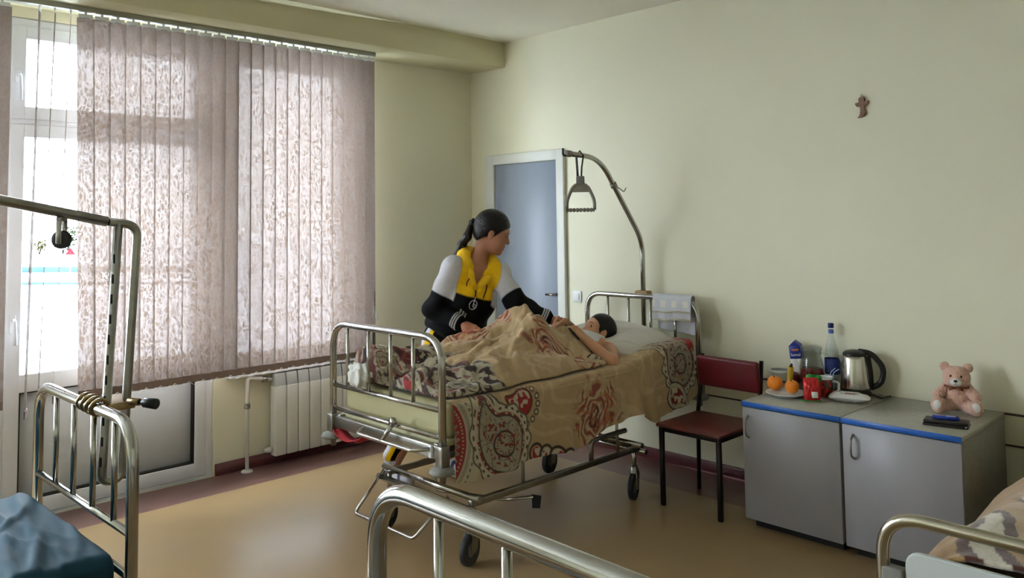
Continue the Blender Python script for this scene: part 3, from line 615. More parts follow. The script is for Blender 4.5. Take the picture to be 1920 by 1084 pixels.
X = np.where(arc, XE-RR+RR*np.sin(ang), X); Z = np.where(arc, ztop-RR+RR*np.cos(ang), Z)
hh = (S-top_len-RR*PI/2)/.36; hg = S >= top_len+RR*PI/2; q = np.clip(hh, 0, 1)
fold = .020*np.sin(yy*13+1.2*np.sin(yy*4))*q**1.3+.012*np.sin(yy*31)*q**2+.022*q*(fbm(yy, yy*0+3.3, 5, 11)-.45)
for (yf, a_) in ((-.66, .045), (-.50, .03), (-1.38, .012), (-.80, .02)): fold = fold+a_*q**.6*np.exp(-((yy-yf-.05*q)/.035)**2)
X = np.where(hg, XE+.004+np.maximum(fold, -.004+.002*q)+.012*q, X); Z = np.where(hg, ztop-RR-q*hang, Z)
Zt = crease(X, yy, 21, 26, .005); Z = Z+np.where(hg, 0, Zt)
U = yy.copy(); W = np.where(S < top_len+.05, S, top_len+.05+q*hang)   # metres over the cloth
C = cloth_base(U, W, 4)
vs = top_len+.05
dR = smooth(-1.90, -2.0, U)*0+1
d, th = drop(U, W, -1.66, vs+.035, .055, PI, .4); paint(C, 1-smooth(.012, .016, d), DRK); paint(C, 1-smooth(.004, .008, d), RED); paint(C, (d < 0)*(vnoise(U, W, 60, 8) > .55), CRM)
for i in range(7):
    a = i*.42-1.2; ex, ey = -1.66+.105*math.cos(a), vs+.05+.095*math.sin(a); r_ = np.hypot(U-ex, W-ey); paint(C, band(r_, .010, .017), DRK); paint(C, 1-smooth(.007, .010, r_), CRM)
ra_ = np.hypot(U+2.24, (W-vs-.14)*.95); fr_ = smooth(vs-.03, vs-.02, W); ta_ = np.arctan2(W-vs-.14, U+2.24)
paint(C, fr_*band(ra_, -1, .32), CRM*.95); paint(C, fr_*band(ra_, .262, .27)*(np.sin(ta_*60) > 0), DRK); paint(C, fr_*band(ra_, .225, .245), GRY); paint(C, fr_*band(ra_, -1, .215), RED*.9); paint(C, fr_*band(ra_, .19, .20)*(np.sin(ta_*75) > .2), CRM)
rl_ = ra_+.012*np.sin(ta_*34); paint(C, fr_*band(rl_, -1, .165), CRM*.62); paint(C, fr_*(rl_ < .155)*(fbm(U, W, 40, 1, 2) > .40), GRY*.45)
for i in range(4):
    cx = -1.58+.07*i; r_ = np.hypot(U-cx, (W-(vs+.29+.02*i))); paint(C, band(r_, .036, .05), DRK); paint(C, 1-smooth(.030, .036, r_), CRM); paint(C, (r_ < .03)*(vnoise(U, W, 55, i) > .55), RED)
big_paisley(C, U, W, -1.80, vs+.20, .13, PI*1.15, 3, .9)
flame(C, U, W, -1.13, vs+.20, .20, .3, 2)
big_paisley(C, U, W, -.33, vs+.09, .13, -1.9, 9, -.8); big_paisley(C, U, W, -.45, vs-.16, .07, 2.6, 12, .8)
reg = smooth(-.30, -.25, U)*smooth(vs-.18, vs-.12, W)*(1-smooth(vs+.0, vs+.05, W)); paint(C, reg*(fbm(U, W, 30, 3) > .46), RED)
d, th = drop(U, W, -.40, vs+.27, .05, .3, .5); paint(C, 1-smooth(.03, .034, d), DRK); paint(C, 1-smooth(.022, .026, d), CRM*.9); paint(C, 1-smooth(0, .004, d), MARO); paint(C, (d < 0)*(vnoise(U, W, 70, 4) > .6), CRM)
dark_paisley(C, U, W, smooth(-1.99, -2.04, U)*(1-smooth(vs-.10, vs-.05, W)), 5)
V = np.stack([X, yy, Z], -1).reshape(-1, 3); OS = (BXC, -1.15, MZ)
o = obj_np('bed_sheet', V, gridfaces(ny, nv), CLOTH, None, C.reshape(-1, 3), off=OS); o.location = OS
tag(o, 'beige paisley printed sheet hanging over the side of the bed', 'bed sheet')

# blanket over the boy: height field above the mattress
ny, nx = 400, 300; sv = np.linspace(0, 1, ny); tv = np.linspace(0, 1, nx); s2, t2 = np.meshgrid(sv, tv, indexing='ij')
yend = np.interp(t2, [0, .45, .7, .85, 1], [-.74, -.79, -.84, -.90, -.94]); Y = -2.105+s2*(yend+2.105)
xn = np.interp(Y, [-2.11, -2.0, -1.85, -1.6, -1.3, -1.0, -.80, -.69], [2.17, 2.22, 2.225, 2.21, 2.20, 2.19, 2.165, 2.10])+.012*np.sin(Y*17)+.02*(fbm(Y, Y*0, 6, 5)-.5)
xf = np.full_like(Y, 1.405); X = xf+(xn-xf)*t2
def bump(cx, cy, sx, sy, h, p=2): return h*np.exp(-(np.abs((X-cx)/sx)**p+np.abs((Y-cy)/sy)**p))
def seg(ax, ay, az, bx, by, bz, r, soft=.07):
    # tented cloth over a limb segment
    dx, dy = bx-ax, by-ay; t = np.clip(((X-ax)*dx+(Y-ay)*dy)/(dx*dx+dy*dy), 0, 1); dd = np.hypot(X-ax-t*dx, Y-ay-t*dy); zc = az+t*(bz-az)
    return zc*np.exp(-np.maximum(dd-r, 0)**1.6/(2*soft**1.6*.5))
K1 = (1.71, -1.16, .238); K2 = (1.84, -1.18, .225)
H = [seg(1.60, -1.62, .075, *K1, .045, .095), seg(*K1, 1.72, -.93, .10, .045, .095), seg(1.90, -1.62, .075, *K2, .045, .105), seg(*K2, 1.88, -.93, .10, .045, .10),
     seg(1.80, -.98, .10, 1.80, -.68, .115, .12, .08), seg(1.50, -2.02, .125, 1.60, -1.80, .10, .06, .08), seg(1.60, -1.80, .09, 1.95, -1.62, .08, .06, .08), seg(1.92, -2.0, .075, 2.08, -1.72, .08, .04, .06), seg(2.02, -1.62, .085, 2.10, -1.25, .06, .04, .06), seg(1.60, -1.58, .08, 1.47, -1.2, .10, .04, .07)]
Hs = sum(np.maximum(h, 0)**5 for h in H)**.2+.018
wr = np.zeros_like(X); rs = np.random.RandomState(14)
for i in range(70):   # creases radiating from the knees and along the edge
    cx, cy = rs.uniform(1.42, 2.2), rs.uniform(-2.1, -.72); base = math.atan2(cy+1.2, cx-1.76); a = base+rs.uniform(-.5, .5) if i % 3 else rs.uniform(1.2, 1.9)
    u = (X-cx)*math.cos(a)+(Y-cy)*math.sin(a); v = -(X-cx)*math.sin(a)+(Y-cy)*math.cos(a)+.035*np.sin(u*9+i)
    wr += rs.uniform(.006, .016)*(1 if i % 4 else -1)*np.exp(-(v/rs.uniform(.010, .024))**2-(u/rs.uniform(.06, .17))**2)
wr *= 1.25; wr += .034*(fbm(X, Y, 7, 31)-.47)+.008*(fbm(X, Y, 22, 35)-.47)
edge = np.minimum(smooth(0, .05, t2), 1)*smooth(1.0, .93, t2)*smooth(0, .03, s2)
Hs = (Hs+wr*smooth(0, .05, Hs)*1.0+.6*wr)*edge**.6
Z = MZ+.010+head_raise(Y)+np.maximum(Hs, .004)
# roll the near edge under and overhang a little
X = X+.015*np.sin(np.clip((t2-.9)/.1, 0, 1)*PI)
d0 = np.sqrt(np.diff(X, axis=1)**2+np.diff(Z, axis=1)**2); W = np.concatenate([np.zeros((ny, 1)), np.cumsum(d0, 1)], 1); d1_ = np.sqrt(np.diff(Y, axis=0)**2+np.diff(Z, axis=0)**2); U = np.concatenate([np.zeros((1, nx)), np.cumsum(d1_, 0)], 0)
def blur(A, k):
    for ax_ in (0, 1):
        c_ = np.cumsum(np.concatenate([np.repeat(A.take([0], ax_), k+1, ax_), A, np.repeat(A.take([-1], ax_), k, ax_)], ax_), ax_)
        n_ = A.shape[ax_]; A = (c_.take(range(2*k+1, 2*k+1+n_), ax_)-c_.take(range(0, n_), ax_))/(2*k+1)
    return A
U = blur(U, 12); W = blur(W, 12); C = cloth_base(U, W, 40)
def uw(x_, y_): i_ = np.argmin((X-x_)**2+(Y-y_)**2); return U.flat[i_], W.flat[i_]
flame(C, U, W, *uw(2.0, -1.18), .19, -.2, 6); flame(C, U, W, *uw(1.60, -1.42), .17, 1.1, 16); flame(C, U, W, *uw(1.62, -1.22), .13, .3, 26)
c_ = uw(2.10, -.93); r_, th = drop(U, W, c_[0], c_[1], .03, .4, .6); paint(C, 1-smooth(.016, .02, r_), DRK); paint(C, 1-smooth(.006, .010, r_), CRM); paint(C, (r_ < -.01)*(vnoise(U, W, 60, 2) > .45), GRY*.7)
edge_n = .40+.10*np.sin(W*7)+.08*np.sin(W*17+1)-.32*smooth(.45, .15, np.abs(W-.02))*0
dark_paisley(C, U, W, smooth(edge_n+.012, edge_n-.012, U), 9)
big_paisley(C, U, W, .13, .34, .06, .8, 22, .9); big_paisley(C, U, W, .27, .60, .055, 2.4, 24, -.9)
OK_ = (BXC, -1.4, MZ); V = np.stack([X, Y, Z], -1).reshape(-1, 3)
bk = obj_np('blanket', V, gridfaces(ny, nx), CLOTH, None, C.reshape(-1, 3), off=OK_); bk.location = OK_
sm = bk.modifiers.new('thick', 'SOLIDIFY'); sm.thickness = .008; sm.offset = 1
tag(bk, 'beige and red paisley blanket tented over bent knees', 'blanket')

# pillow
n = 90; u, v = np.meshgrid(np.linspace(-1, 1, n), np.linspace(-1, 1, n), indexing='ij')
PW, PL = .31, .25; e = (np.clip(1-np.abs(u)**3.2, 0, 1)*np.clip(1-np.abs(v)**3.2, 0, 1))**.55; hgt = .075
a = crease(u*PW, v*PL, 51, 18, .007); sh = 1-.06*(u*u*v*v)
dent = .05*np.exp(-((u*PW+.02)/.12)**2-((v*PL+.08)/.13)**2)
topv = np.stack([u*PW*sh, v*PL*sh, hgt*e+a*e-dent*e], -1).reshape(-1, 3); botv = np.stack([u*PW*sh, v*PL*sh, -hgt*.55*e], -1).reshape(-1, 3)
F1 = gridfaces(n, n); F2 = gridfaces(n, n)[:, ::-1]+n*n
o = obj_np('pillow', np.concatenate([topv, botv]), np.concatenate([F1, F2]), mat('pillow_cotton', (206, 200, 192), .85, var=.04, sheen=.1, bump=.08, bscale=160))
bm = bmesh.new(); bm.from_mesh(o.data); bmesh.ops.remove_doubles(bm, verts=bm.verts[:], dist=.0008); bm.to_mesh(o.data); bm.free()
o.location = (1.86, -.46, MZ+.075); o.rotation_euler = (.10, .10, .05); tag(o, 'greyish white pillow under the head of the boy', 'pillow')

# towel over the headboard
n1, n2 = 70, 60; s = np.linspace(-.165, .25, n1); xs_ = np.linspace(-.145, .145, n2); SS, XX = np.meshgrid(s, xs_, indexing='ij'); r = .0235
ang = np.clip(SS/r, -PI/2, PI/2); yt = -np.sin(-ang)*0+r*np.sin(ang); zt = r*np.cos(ang)-np.maximum(np.abs(SS)-r*PI/2, 0)
yt = np.where(SS > 0, 1, 1)*yt; yt = yt+np.where(SS < -r*1.57, -1, np.where(SS > r*1.57, 1, 0))*.006*np.sin(XX*60+SS*12)*np.clip((np.abs(SS)-r*1.57)/.1, 0, 1)
zt = zt+.012*XX/.145*np.clip((np.abs(SS)-.03)/.1, 0, 1)*np.sign(-SS)*.8+.003*np.sin(XX*40)*np.clip((np.abs(SS)-.03)/.1, 0, 1)
tcol = np.tile(np.array(lin((205, 206, 212))), SS.shape+(1,)).astype(float); rib = (np.abs(SS+.07) < .02) & (np.sin(XX*75) > .1); tcol[rib] = np.array(lin((226, 222, 214)))
V = np.stack([XX+2.085, BYH+yt, 1.085+zt], -1).reshape(-1, 3); OT = (2.085, BYH, 1.10)
tw = thing('towel', 'white fringed hand towel hung over the headboard rail', 'towel', OT)
t_o = obj_np('terry_cloth', V, gridfaces(n1, n2), mat('terry', (255, 255, 255), .95, var=.08, vscale=120, vcol=True, bump=.3, bscale=300), tw, tcol.reshape(-1, 3), off=OT); m_ = t_o.modifiers.new('t', 'SOLIDIFY'); m_.thickness = .006; m_.offset = 1
fr = MB(); Vr = np.stack([XX+2.085, BYH+yt, 1.085+zt], -1)
for row, off_ in ((0, 0), (8, .004)):
    for i in range(0, n2, 2):
        p = Vr[row, i]; fr.lathe([(0, -.011), (.004, -.008), (.0045, -.002), (.003, .003), (0, .004)], 6, Tm((p[0], p[1]-.006, p[2])))
fr.build('fringe', mat('fringe_cream', (214, 206, 184), .9), tw, OT)['kind'] = 'stuff'

# crumpled white cloth at the foot rail, red cloth under the frame
def crumple(name, c, r, m, label, cat, sd, sc=(1, 1, 1)):
    bm = bmesh.new(); bmesh.ops.create_icosphere(bm, subdivisions=4, radius=1); P = np.array([v.co[:] for v in bm.verts])
    q = fbm(P[:, 0]*1.0+P[:, 2]*.7+5, P[:, 1]+P[:, 2]*.5+5, 2.2, sd, 4); k = .62+.75*q; k -= .22*np.abs(np.sin(P[:, 0]*4+P[:, 1]*3+q*6))
    for v, kk in zip(bm.verts, k): v.co = Vector((v.co.x*r*sc[0]*kk, v.co.y*r*sc[1]*kk, v.co.z*r*sc[2]*kk))
    me = bpy.data.meshes.new(name); bm.to_mesh(me); bm.free(); me.polygons.foreach_set('use_smooth', [True]*len(me.polygons)); me.materials.append(m)
    o = bpy.data.objects.new(name, me); COL.objects.link(o); o.location = c; return tag(o, label, cat)
p = yw(673, 708, BYF-.01)
crumple('crumpled_cloth', (p[0], p[1], p[2]+.01), .095, mat('white_gauze', (214, 212, 206), .9, var=.05), 'crumpled white cloth tucked over the foot rail', 'cloth', 3, (1.0, .55, .72))
g = yw(655, 800, BYF+.02); gx = g[0]
n = 24; u, v = np.meshgrid(np.linspace(0, 1, n), np.linspace(0, 1, n), indexing='ij')
V = np.stack([1.40+.26*u, BYF-.03+.08*v, .532-.05*np.sin(u*PI)**.7*(.7+.3*v)-.006*np.sin(v*8+u*5)], -1).reshape(-1, 3)
o = obj_np('red_cloth', V, gridfaces(n, n), mat('red_fabric', (150, 26, 34), .8, var=.1)); o.modifiers.new('t', 'SOLIDIFY').thickness = .004; tag(o, 'scrap of red cloth sagging under the bed frame', 'cloth')

# blanket on the right-hand bed
n1, n2 = 150, 130; u, v = np.meshgrid(np.linspace(0, 1, n1), np.linspace(0, 1, n2), indexing='ij')
X = 4.16+.88*u; Y = -1.925+1.75*v; q = np.clip((.09-u)/.09, 0, 1)
Z = .50+.10*smooth(0, .25, u)+.06*np.exp(-((v-.35)/.3)**2)*smooth(0, .3, u)+.05*(fbm(X, Y, 4, 3)-.4)-.16*q**1.5+.012*np.sin(Y*9+X*4)
Z = np.maximum(Z, .36); Z = np.where(u > .08, np.maximum(Z, .495), Z); X = X-.04*q
Cb = np.tile(np.array(lin((158, 118, 64))), u.shape+(1,)).astype(float)*(1+.35*(fbm(X, Y, 26, 2)[..., None]-.5))
st = np.sin((X*.75+Y*.55)*30+1.3*np.sin(Y*9)+2*fbm(X, Y, 6, 9)); zone = smooth(.19, .215, u+.06*np.sin(v*14))*(1-smooth(.50, .53, u+.05*np.sin(v*11)))
paint(Cb, zone*.95, np.array(lin((170, 136, 88)))); paint(Cb, zone*(st > .15), np.array(lin((78, 36, 22)))); paint(Cb, zone*(st > .80), np.array(lin((206, 196, 176))))
X = X-.07; OR = (4.53, -1.0, .48); o = obj_np('blanket', np.stack([X, Y, Z], -1).reshape(-1, 3), gridfaces(n1, n2)[:, ::-1], mat('plush', (255, 255, 255), .95, vcol=True, sheen=.5, bump=.4, bscale=180, var=.12, vscale=90), None, Cb.reshape(-1, 3), off=OR); o.location = OR
m_ = o.modifiers.new('t', 'SOLIDIFY'); m_.thickness = .015; m_.offset = -1 if False else 1
tag(o, 'fluffy tan blanket with brown and white pattern on low bed', 'blanket')
# ------------------------------------------------------------------ signed-distance figures
V3 = lambda *a: np.array(a, float)
class SDF:
    def __init__(s): s.p = []
    def cone(s, a, b, ra, rb=None, k=.02): a = V3(*a); b = V3(*b); rb = ra if rb is None else rb; s.p.append(('c', a, b, ra, rb, k, (a+b)/2, np.linalg.norm(b-a)/2+max(ra, rb))); return s
    def chain(s, pts, rs, k=.02):
        for i in range(len(pts)-1): s.cone(pts[i], pts[i+1], rs[i], rs[i+1], k)
        return s
    def ell(s, c, r, A=None, k=.02): s.p.append(('e', V3(*c), V3(*r), np.eye(3) if A is None else np.array(A), None, k, V3(*c), max(r))); return s   # A rows: local axes
    def cut(s, c, r, A=None, k=.008): s.p.append(('s', V3(*c), V3(*r), np.eye(3) if A is None else np.array(A), None, k, V3(*c), max(r))); return s
    def half(s, c, n, k=.008): s.p.append(('h', V3(*c), V3(*n)/np.linalg.norm(n), None, None, k, V3(*c), 1e3)); return s   # removes the side n points to
    @staticmethod
    def ev(p, P):
        if p[0] == 'c':
            a, b, ra, rb = p[1:5]; ab = b-a; L2 = max(ab@ab, 1e-12); q = P-a; t = np.clip(q@ab/L2, 0, 1); return np.sqrt(np.maximum(((q-t[:, None]*ab)**2).sum(1), 1e-18))-(ra+(rb-ra)*t)
        if p[0] == 'h': return -((P-p[1])@p[2])
        q = (P-p[1])@p[3].T; k0 = np.sqrt(((q/p[2])**2).sum(1))+1e-9; k1 = np.sqrt(((q/p[2]**2)**2).sum(1))+1e-9; return k0*(k0-1)/k1
    def __call__(s, P, prims=None):
        d = np.full(len(P), .5)
        for p in (s.p if prims is None else prims):
            e = s.ev(p, P); k = p[5]
            if p[0] in 'sh':
                e = -e if p[0] == 's' else -e; h = np.clip(.5+.5*(e-d)/k, 0, 1) if p[0] == 's' else np.clip(.5+.5*(e-d)/k, 0, 1)
                d = d*(1-h)+e*h+k*h*(1-h)
            else:
                h = np.clip(.5+.5*(e-d)/k, 0, 1); d = e*(1-h)+d*h-k*h*(1-h)
        return d
    def mesh(s, h=.004, pad=.02, disp=None):
        add = [p for p in s.p if p[0] in 'ce']
        lo = np.min([p[6]-p[7] for p in add], 0)-pad; hi = np.max([p[6]+p[7] for p in add], 0)+pad
        B = 14; nb = np.ceil((hi-lo)/(B*h)).astype(int); n = nb*B+1
        G = np.full(n, .5, np.float32); rad = B*h*.87; oi = np.arange(B+1)
        for bi in range(nb[0]):
            for bj in range(nb[1]):
                for bk in range(nb[2]):
                    c = lo+(np.array([bi, bj, bk])+.5)*B*h
                    pr = [p for p in s.p if p[0] == 'h' or np.linalg.norm(c-p[6])-p[7] < rad+.05]
                    if not any(p[0] in 'ce' for p in pr): continue
                    dc = s(c[None], pr)[0]
                    sl = (slice(bi*B, bi*B+B+1), slice(bj*B, bj*B+B+1), slice(bk*B, bk*B+B+1))
                    if abs(dc) > rad*1.25+.012: G[sl] = np.float32(dc); continue
                    gx, gy, gz = np.meshgrid(lo[0]+(bi*B+oi)*h, lo[1]+(bj*B+oi)*h, lo[2]+(bk*B+oi)*h, indexing='ij')
                    P = np.stack([gx, gy, gz], -1).reshape(-1, 3); d = s(P, pr)
                    if disp is not None: d = d+disp(P)
                    G[sl] = d.reshape(B+1, B+1, B+1)
        I = G < 0
        crn = [(i, j, k) for i in (0, 1) for j in (0, 1) for k in (0, 1)]
        cs = sum(I[i:n[0]-1+i, j:n[1]-1+j, k:n[2]-1+k].astype(np.int8) for i, j, k in crn); act = (cs > 0) & (cs < 8)
        ix = np.argwhere(act); vid = np.full(act.shape, -1, np.int32); vid[act] = np.arange(len(ix))
        vals = np.stack([G[ix[:, 0]+i, ix[:, 1]+j, ix[:, 2]+k] for i, j, k in crn], 1); acc = np.zeros((len(ix), 3)); cnt = np.zeros(len(ix))
        for a in range(8):
            for b in range(a+1, 8):
                ca, cb = np.array(crn[a]), np.array(crn[b])
                if np.abs(ca-cb).sum() != 1: continue
                x = (vals[:, a] < 0) != (vals[:, b] < 0); t = vals[:, a]/(vals[:, a]-vals[:, b]+1e-12); acc[x] += (ca+(cb-ca)*np.clip(t[x], 0, 1)[:, None]); cnt[x] += 1
        V = lo+(ix+acc/cnt[:, None])*h; Fs = []
        for ax in range(3):
            o1, o2 = [(1, 2), (2, 0), (0, 1)][ax]; sl0 = [slice(None)]*3; sl1 = [slice(None)]*3; sl0[ax] = slice(0, -1); sl1[ax] = slice(1, None)
            A, Bq = I[tuple(sl0)], I[tuple(sl1)]; e = np.argwhere(A != Bq); e = e[(e[:, o1] > 0) & (e[:, o2] > 0) & (e[:, o1] < n[o1]-1) & (e[:, o2] < n[o2]-1)]; ins = A[tuple(e.T)]
            def cell(d1, d2): q = e.copy(); q[:, o1] -= d1; q[:, o2] -= d2; return vid[tuple(q.T)]
            f = np.stack([cell(1, 1), cell(0, 1), cell(0, 0), cell(1, 0)], 1); f[~ins] = f[~ins][:, ::-1]; Fs.append(f)
        F_ = np.concatenate(Fs); return V, F_[(F_ >= 0).all(1)]
def laplace(V, Fq, it=2, lam=.5):
    E = np.concatenate([Fq[:, [0, 1]], Fq[:, [1, 2]], Fq[:, [2, 3]], Fq[:, [3, 0]]]); n = len(V)
    for _ in range(it):
        acc = np.zeros_like(V); c = np.bincount(E[:, 0], minlength=n)+np.bincount(E[:, 1], minlength=n)
        for a in range(3): acc[:, a] = np.bincount(E[:, 0], V[E[:, 1], a], n)+np.bincount(E[:, 1], V[E[:, 0], a], n)
        V = V*(1-lam)+lam*acc/np.maximum(c, 1)[:, None]
    return V
def nrm_(v): v = np.array(v, float); return v/np.linalg.norm(v)
def frame(f, u): f = nrm_(f); l = nrm_(np.cross(u, f)); u = np.cross(f, l); return np.array([f, l, u])   # rows: forward, left, up
def head(S, c, A, s, child=False):
    T = lambda f, l, u: V3(*c)+s*(A.T @ V3(f, l, u)); r3 = lambda *r: tuple(s*x for x in r)
    S.ell(T(-.012, 0, .03), r3(.098, .077, .092), A, .02); S.ell(T(.030, 0, -.035), r3(.064, .060, .082), A, .03)
    S.ell(T(.045, 0, -.082), r3(.040, .036, .030), A, .03); S.ell(T(.072, 0, -.102 if not child else -.096), r3(.017, .020, .015), A, .02)
    S.ell(T(.070, 0, .030), r3(.022, .055, .016), A, .02)
    for l in (-1, 1):
        S.ell(T(.054, l*.038, -.026), r3(.030, .026, .028), A, .03)
        S.cut(T(.100, l*.033, .004), r3(.020, .019, .013), A, .014)
        S.ell(T(-.006, l*.076, -.008), r3(.017, .008, .029), A, .008); S.cut(T(.002, l*.088, -.006), r3(.010, .008, .018), A, .006)
        S.ell(T(.086, l*.012, -.030), r3(.010, .009, .008), A, .008)
    nt = .112 if not child else .105
    S.cone(T(.082, 0, .014), T(nt-.010, 0, -.020), .007*s, .0085*s, .012); S.cone(T(nt-.012, 0, -.022), T(nt-.008, 0, -.028), .011*s, .011*s, .008)
    S.ell(T(.0845, 0, -.058), r3(.012, .022, .0075), A, .008); S.ell(T(.0815, 0, -.073), r3(.012, .019, .0085), A, .008); S.cut(T(.100, 0, -.0655), r3(.012, .022, .0022), A, .004)
    return T
def face_colors(V, C, c, A, s, lipc, browc, skin):
    q = (V-V3(*c))@A.T/s; f, l, u = q[:, 0], q[:, 1], q[:, 2]; hd = np.linalg.norm(q-V3(.0, 0, -.01), axis=1) < .17
    lip = hd & (f > .072) & (np.abs(l) < .022-.3*np.abs(u+.065)) & (np.abs(u+.065) < .0145); C[lip] = lipc
    br = hd & (f > .05) & (np.abs(np.abs(l)-.034) < .018) & (np.abs(u-.029+.15*np.abs(np.abs(l)-.03)) < .0032); C[br] = .6*np.array(browc)+.4*np.array(skin)
    ey = hd & (f > .06) & (np.abs(np.abs(l)-.033) < .014) & (np.abs(u-.0118) < .0018); C[ey] = .6*np.array(browc)+.4*np.array(skin)
    ck = np.exp(-((f-.06)**2+(np.abs(l)-.045)**2+(u+.03)**2)/.0006)*hd; C[:] = C*(1-.25*ck[:, None])+.25*ck[:, None]*np.array(lipc)
    return C
def eyes(parent, T, s, A, iris, off, lid, skinm):
    for l in (-1, 1):
        M = Matrix.Translation(Vector(T(.0705, l*.033, .003))) @ Matrix([list(A.T[0])+[0], list(A.T[1])+[0], list(A.T[2])+[0], [0, 0, 0, 1]]) @ Matrix.Rotation(PI/2, 4, 'Y')
        prof = [(0.0001, -.0125), (.0095, -.008), (.0125, 0), (.0112, .0055), (.0088, .0088), (.006, .011), (.003, .0122), (.0001, .0125)]
        e = MB().lathe([(r*s, z*s) for r, z in prof], 16, M).build('eyeball', mat('eye_white', (150, 138, 128), .3), parent, off)
        MB().lathe([(r*s, z*s) for r, z in [(.0082, .0098), (.006, .0116), (.0001, .0130)]], 14, M).build('iris', iris, e, off)
        MB().lathe([(r*s, z*s) for r, z in [(.0138, -.001), (.0136, .003), (.0110, .0085), (.0095, .0105)]], 16, M @ Matrix.Rotation(lid, 4, 'Y') @ Matrix.Scale(1.0, 4)).build('eyelid', skinm, e, off) if False else None
def hand(S, wr, fdir, palm_n, thumb_side, s=1., curl=.5, spread=.16, thumb_out=.7):
    """wrist point, finger direction, palm normal (the side the palm faces), thumb side sign along cross(palm_n, fdir)"""
    f = nrm_(fdir); n_ = nrm_(np.array(palm_n)-f*np.dot(palm_n, f)); sd = np.cross(n_, f)*thumb_side
    W = V3(*wr); P = lambda a, b, c: W+s*(f*a+sd*b+n_*c)
    S.chain([W-f*.02*s, P(.018, 0, 0)], [.026*s, .025*s], .012)
    for b in (-.026, -.009, .009, .026): S.cone(P(.012, b*.6, 0), P(.078-abs(b-.009)*.25, b, 0), .0165*s, .0135*s, .010)
    S.ell(P(.04, 0, .008), (.042*s, .034*s, .013*s), np.array([f, sd, n_]), .012); S.ell(P(.028, .022, .010), (.026*s, .015*s, .014*s), np.array([f, sd, n_]), .012)
    for i, (b, L_, r) in enumerate(((.028, .068, .0088), (.0095, .076, .0092), (-.0095, .070, .0088), (-.0275, .054, .0078))):
        base = P(.078-abs(b-.009)*.25, b, 0); a = b*spread*20*.05
        c1 = curl*(.55+.12*i); d = f+sd*(b*spread*6); d = nrm_(d); p = base; pts = [p]; ang_ = 0
        for sg, fr in ((.45, .35), (.30, .9), (.25, .75)):
            ang_ += c1*fr; dd = nrm_(d*math.cos(ang_)+n_*math.sin(ang_)); p = p+dd*L_*sg*s; pts.append(p)
        S.chain(pts, [r*1.08*s, r*1.0*s, r*.92*s, r*.80*s], .0035)
    t0 = P(.018, .026, .008); d1 = nrm_(f*(1-thumb_out*.55)+sd*thumb_out+n_*.25); t1 = t0+d1*.036*s; d2 = nrm_(d1*.8+f*.45+n_*.18); t2 = t1+d2*.030*s; t3 = t2+nrm_(d2+f*.25)*.024*s
    S.chain([t0, t1, t2, t3], [.0145*s, .0118*s, .0105*s, .0082*s], .006)
SKIN = mat('skin', (255, 255, 255), .5, vcol=True, var=.04, vscale=25, spec=.35)
SKIN.node_tree.nodes['Principled BSDF'].inputs['Subsurface Weight'].default_value = .08
SKIN.node_tree.nodes['Principled BSDF'].inputs['Subsurface Radius'].default_value = (.01, .004, .002)
HAIRM = mat('dark_hair', (17, 11, 11), .38, var=.35, vscale=60, bump=.3, bscale=120, spec=.35)
KNIT = mat('track_suit_cotton', (255, 255, 255), .85, vcol=True, var=.05, vscale=60, bump=.08, bscale=200, spec=.2)

# ------------------------------------------------------------------ standing person
pxj = lambda x, y, X: xw(x, y, X)
hip = pxj(842, 655, 1.08)+V3(0, 0, .03); Rsh = pxj(850, 504, 1.24); Lsh = pxj(934, 514, 1.36); Rel = pxj(813, 580, 1.16); Rwr = pxj(864, 606, 1.335); Lel = pxj(968, 568, 1.50); Lwr = pxj(1026, 597, 1.625)
neck = pxj(897, 486, 1.285); hdc = pxj(924, 436, 1.345); Rank = V3(.93, -1.49, .10); Lank = V3(1.02, -1.15, .10)
shc = (Rsh+Lsh)/2; ax_l = nrm_(Lsh-Rsh); ax_u = nrm_(neck-hip); ax_f = nrm_(np.cross(ax_l, ax_u)); ax_l = np.cross(ax_u, ax_f); TA = np.array([ax_f, ax_l, ax_u])
TP = lambda t, f=0, l=0: hip+(neck-hip)*t+ax_f*f+ax_l*l
Rhip = hip+V3(0, -.085, -.04); Lhip = hip+V3(0, .085, -.04); Rkn = (Rhip+Rank)/2+V3(.05, 0, .0); Lkn = (Lhip+Lank)/2+V3(.06, 0, 0)
FH = nrm_(V3(.655, .695, -.36)); HA = frame(FH, V3(.10, .0, 1.)); HS = 1.07
OW = (1.0, -1.3, 0)
pw = thing('person', 'person in black, yellow and white tracksuit bending over the bed', 'person', OW)
def torso(S, g=0., k=.05):
    S.ell(TP(.02), (.115+g, .165+g, .13+g), TA, k); S.ell(TP(.25, .0), (.098+g, .138+g, .17+g), TA, k); S.ell(TP(.55, .01), (.108+g, .150+g, .17+g), TA, k); S.ell(TP(.78, .0), (.095+g, .160+g, .12+g), TA, k)
    S.cone(TP(.84, -.01), Rsh, .075+g, .055+g, k); S.cone(TP(.84, -.01), Lsh, .075+g, .055+g, k)
    for s_ in (-1, 1): S.ell(TP(.60, .085, .068*s_), (.052+g, .058+g, .062+g), TA, k)
B = SDF(); torso(B); B.chain([Rsh, Rel, Rwr], [.047, .040, .026], .02); B.chain([Lsh, Lel, Lwr], [.047, .040, .026], .02)
B.chain([Rhip, Rkn, Rank], [.085, .058, .040], .03); B.chain([Lhip, Lkn, Lank], [.085, .058, .040], .03)
for a_ in (Rank, Lank): B.chain([a_, a_+V3(.13, -.01, -.055)], [.035, .028], .02)
hb = hdc+HS*(HA.T @ V3(-.030, 0, -.065)); B.chain([TP(.92, -.01), TP(1.0, .0), hb], [.062, .049, .048], .025)
TH = head(B, hdc, HA, HS)
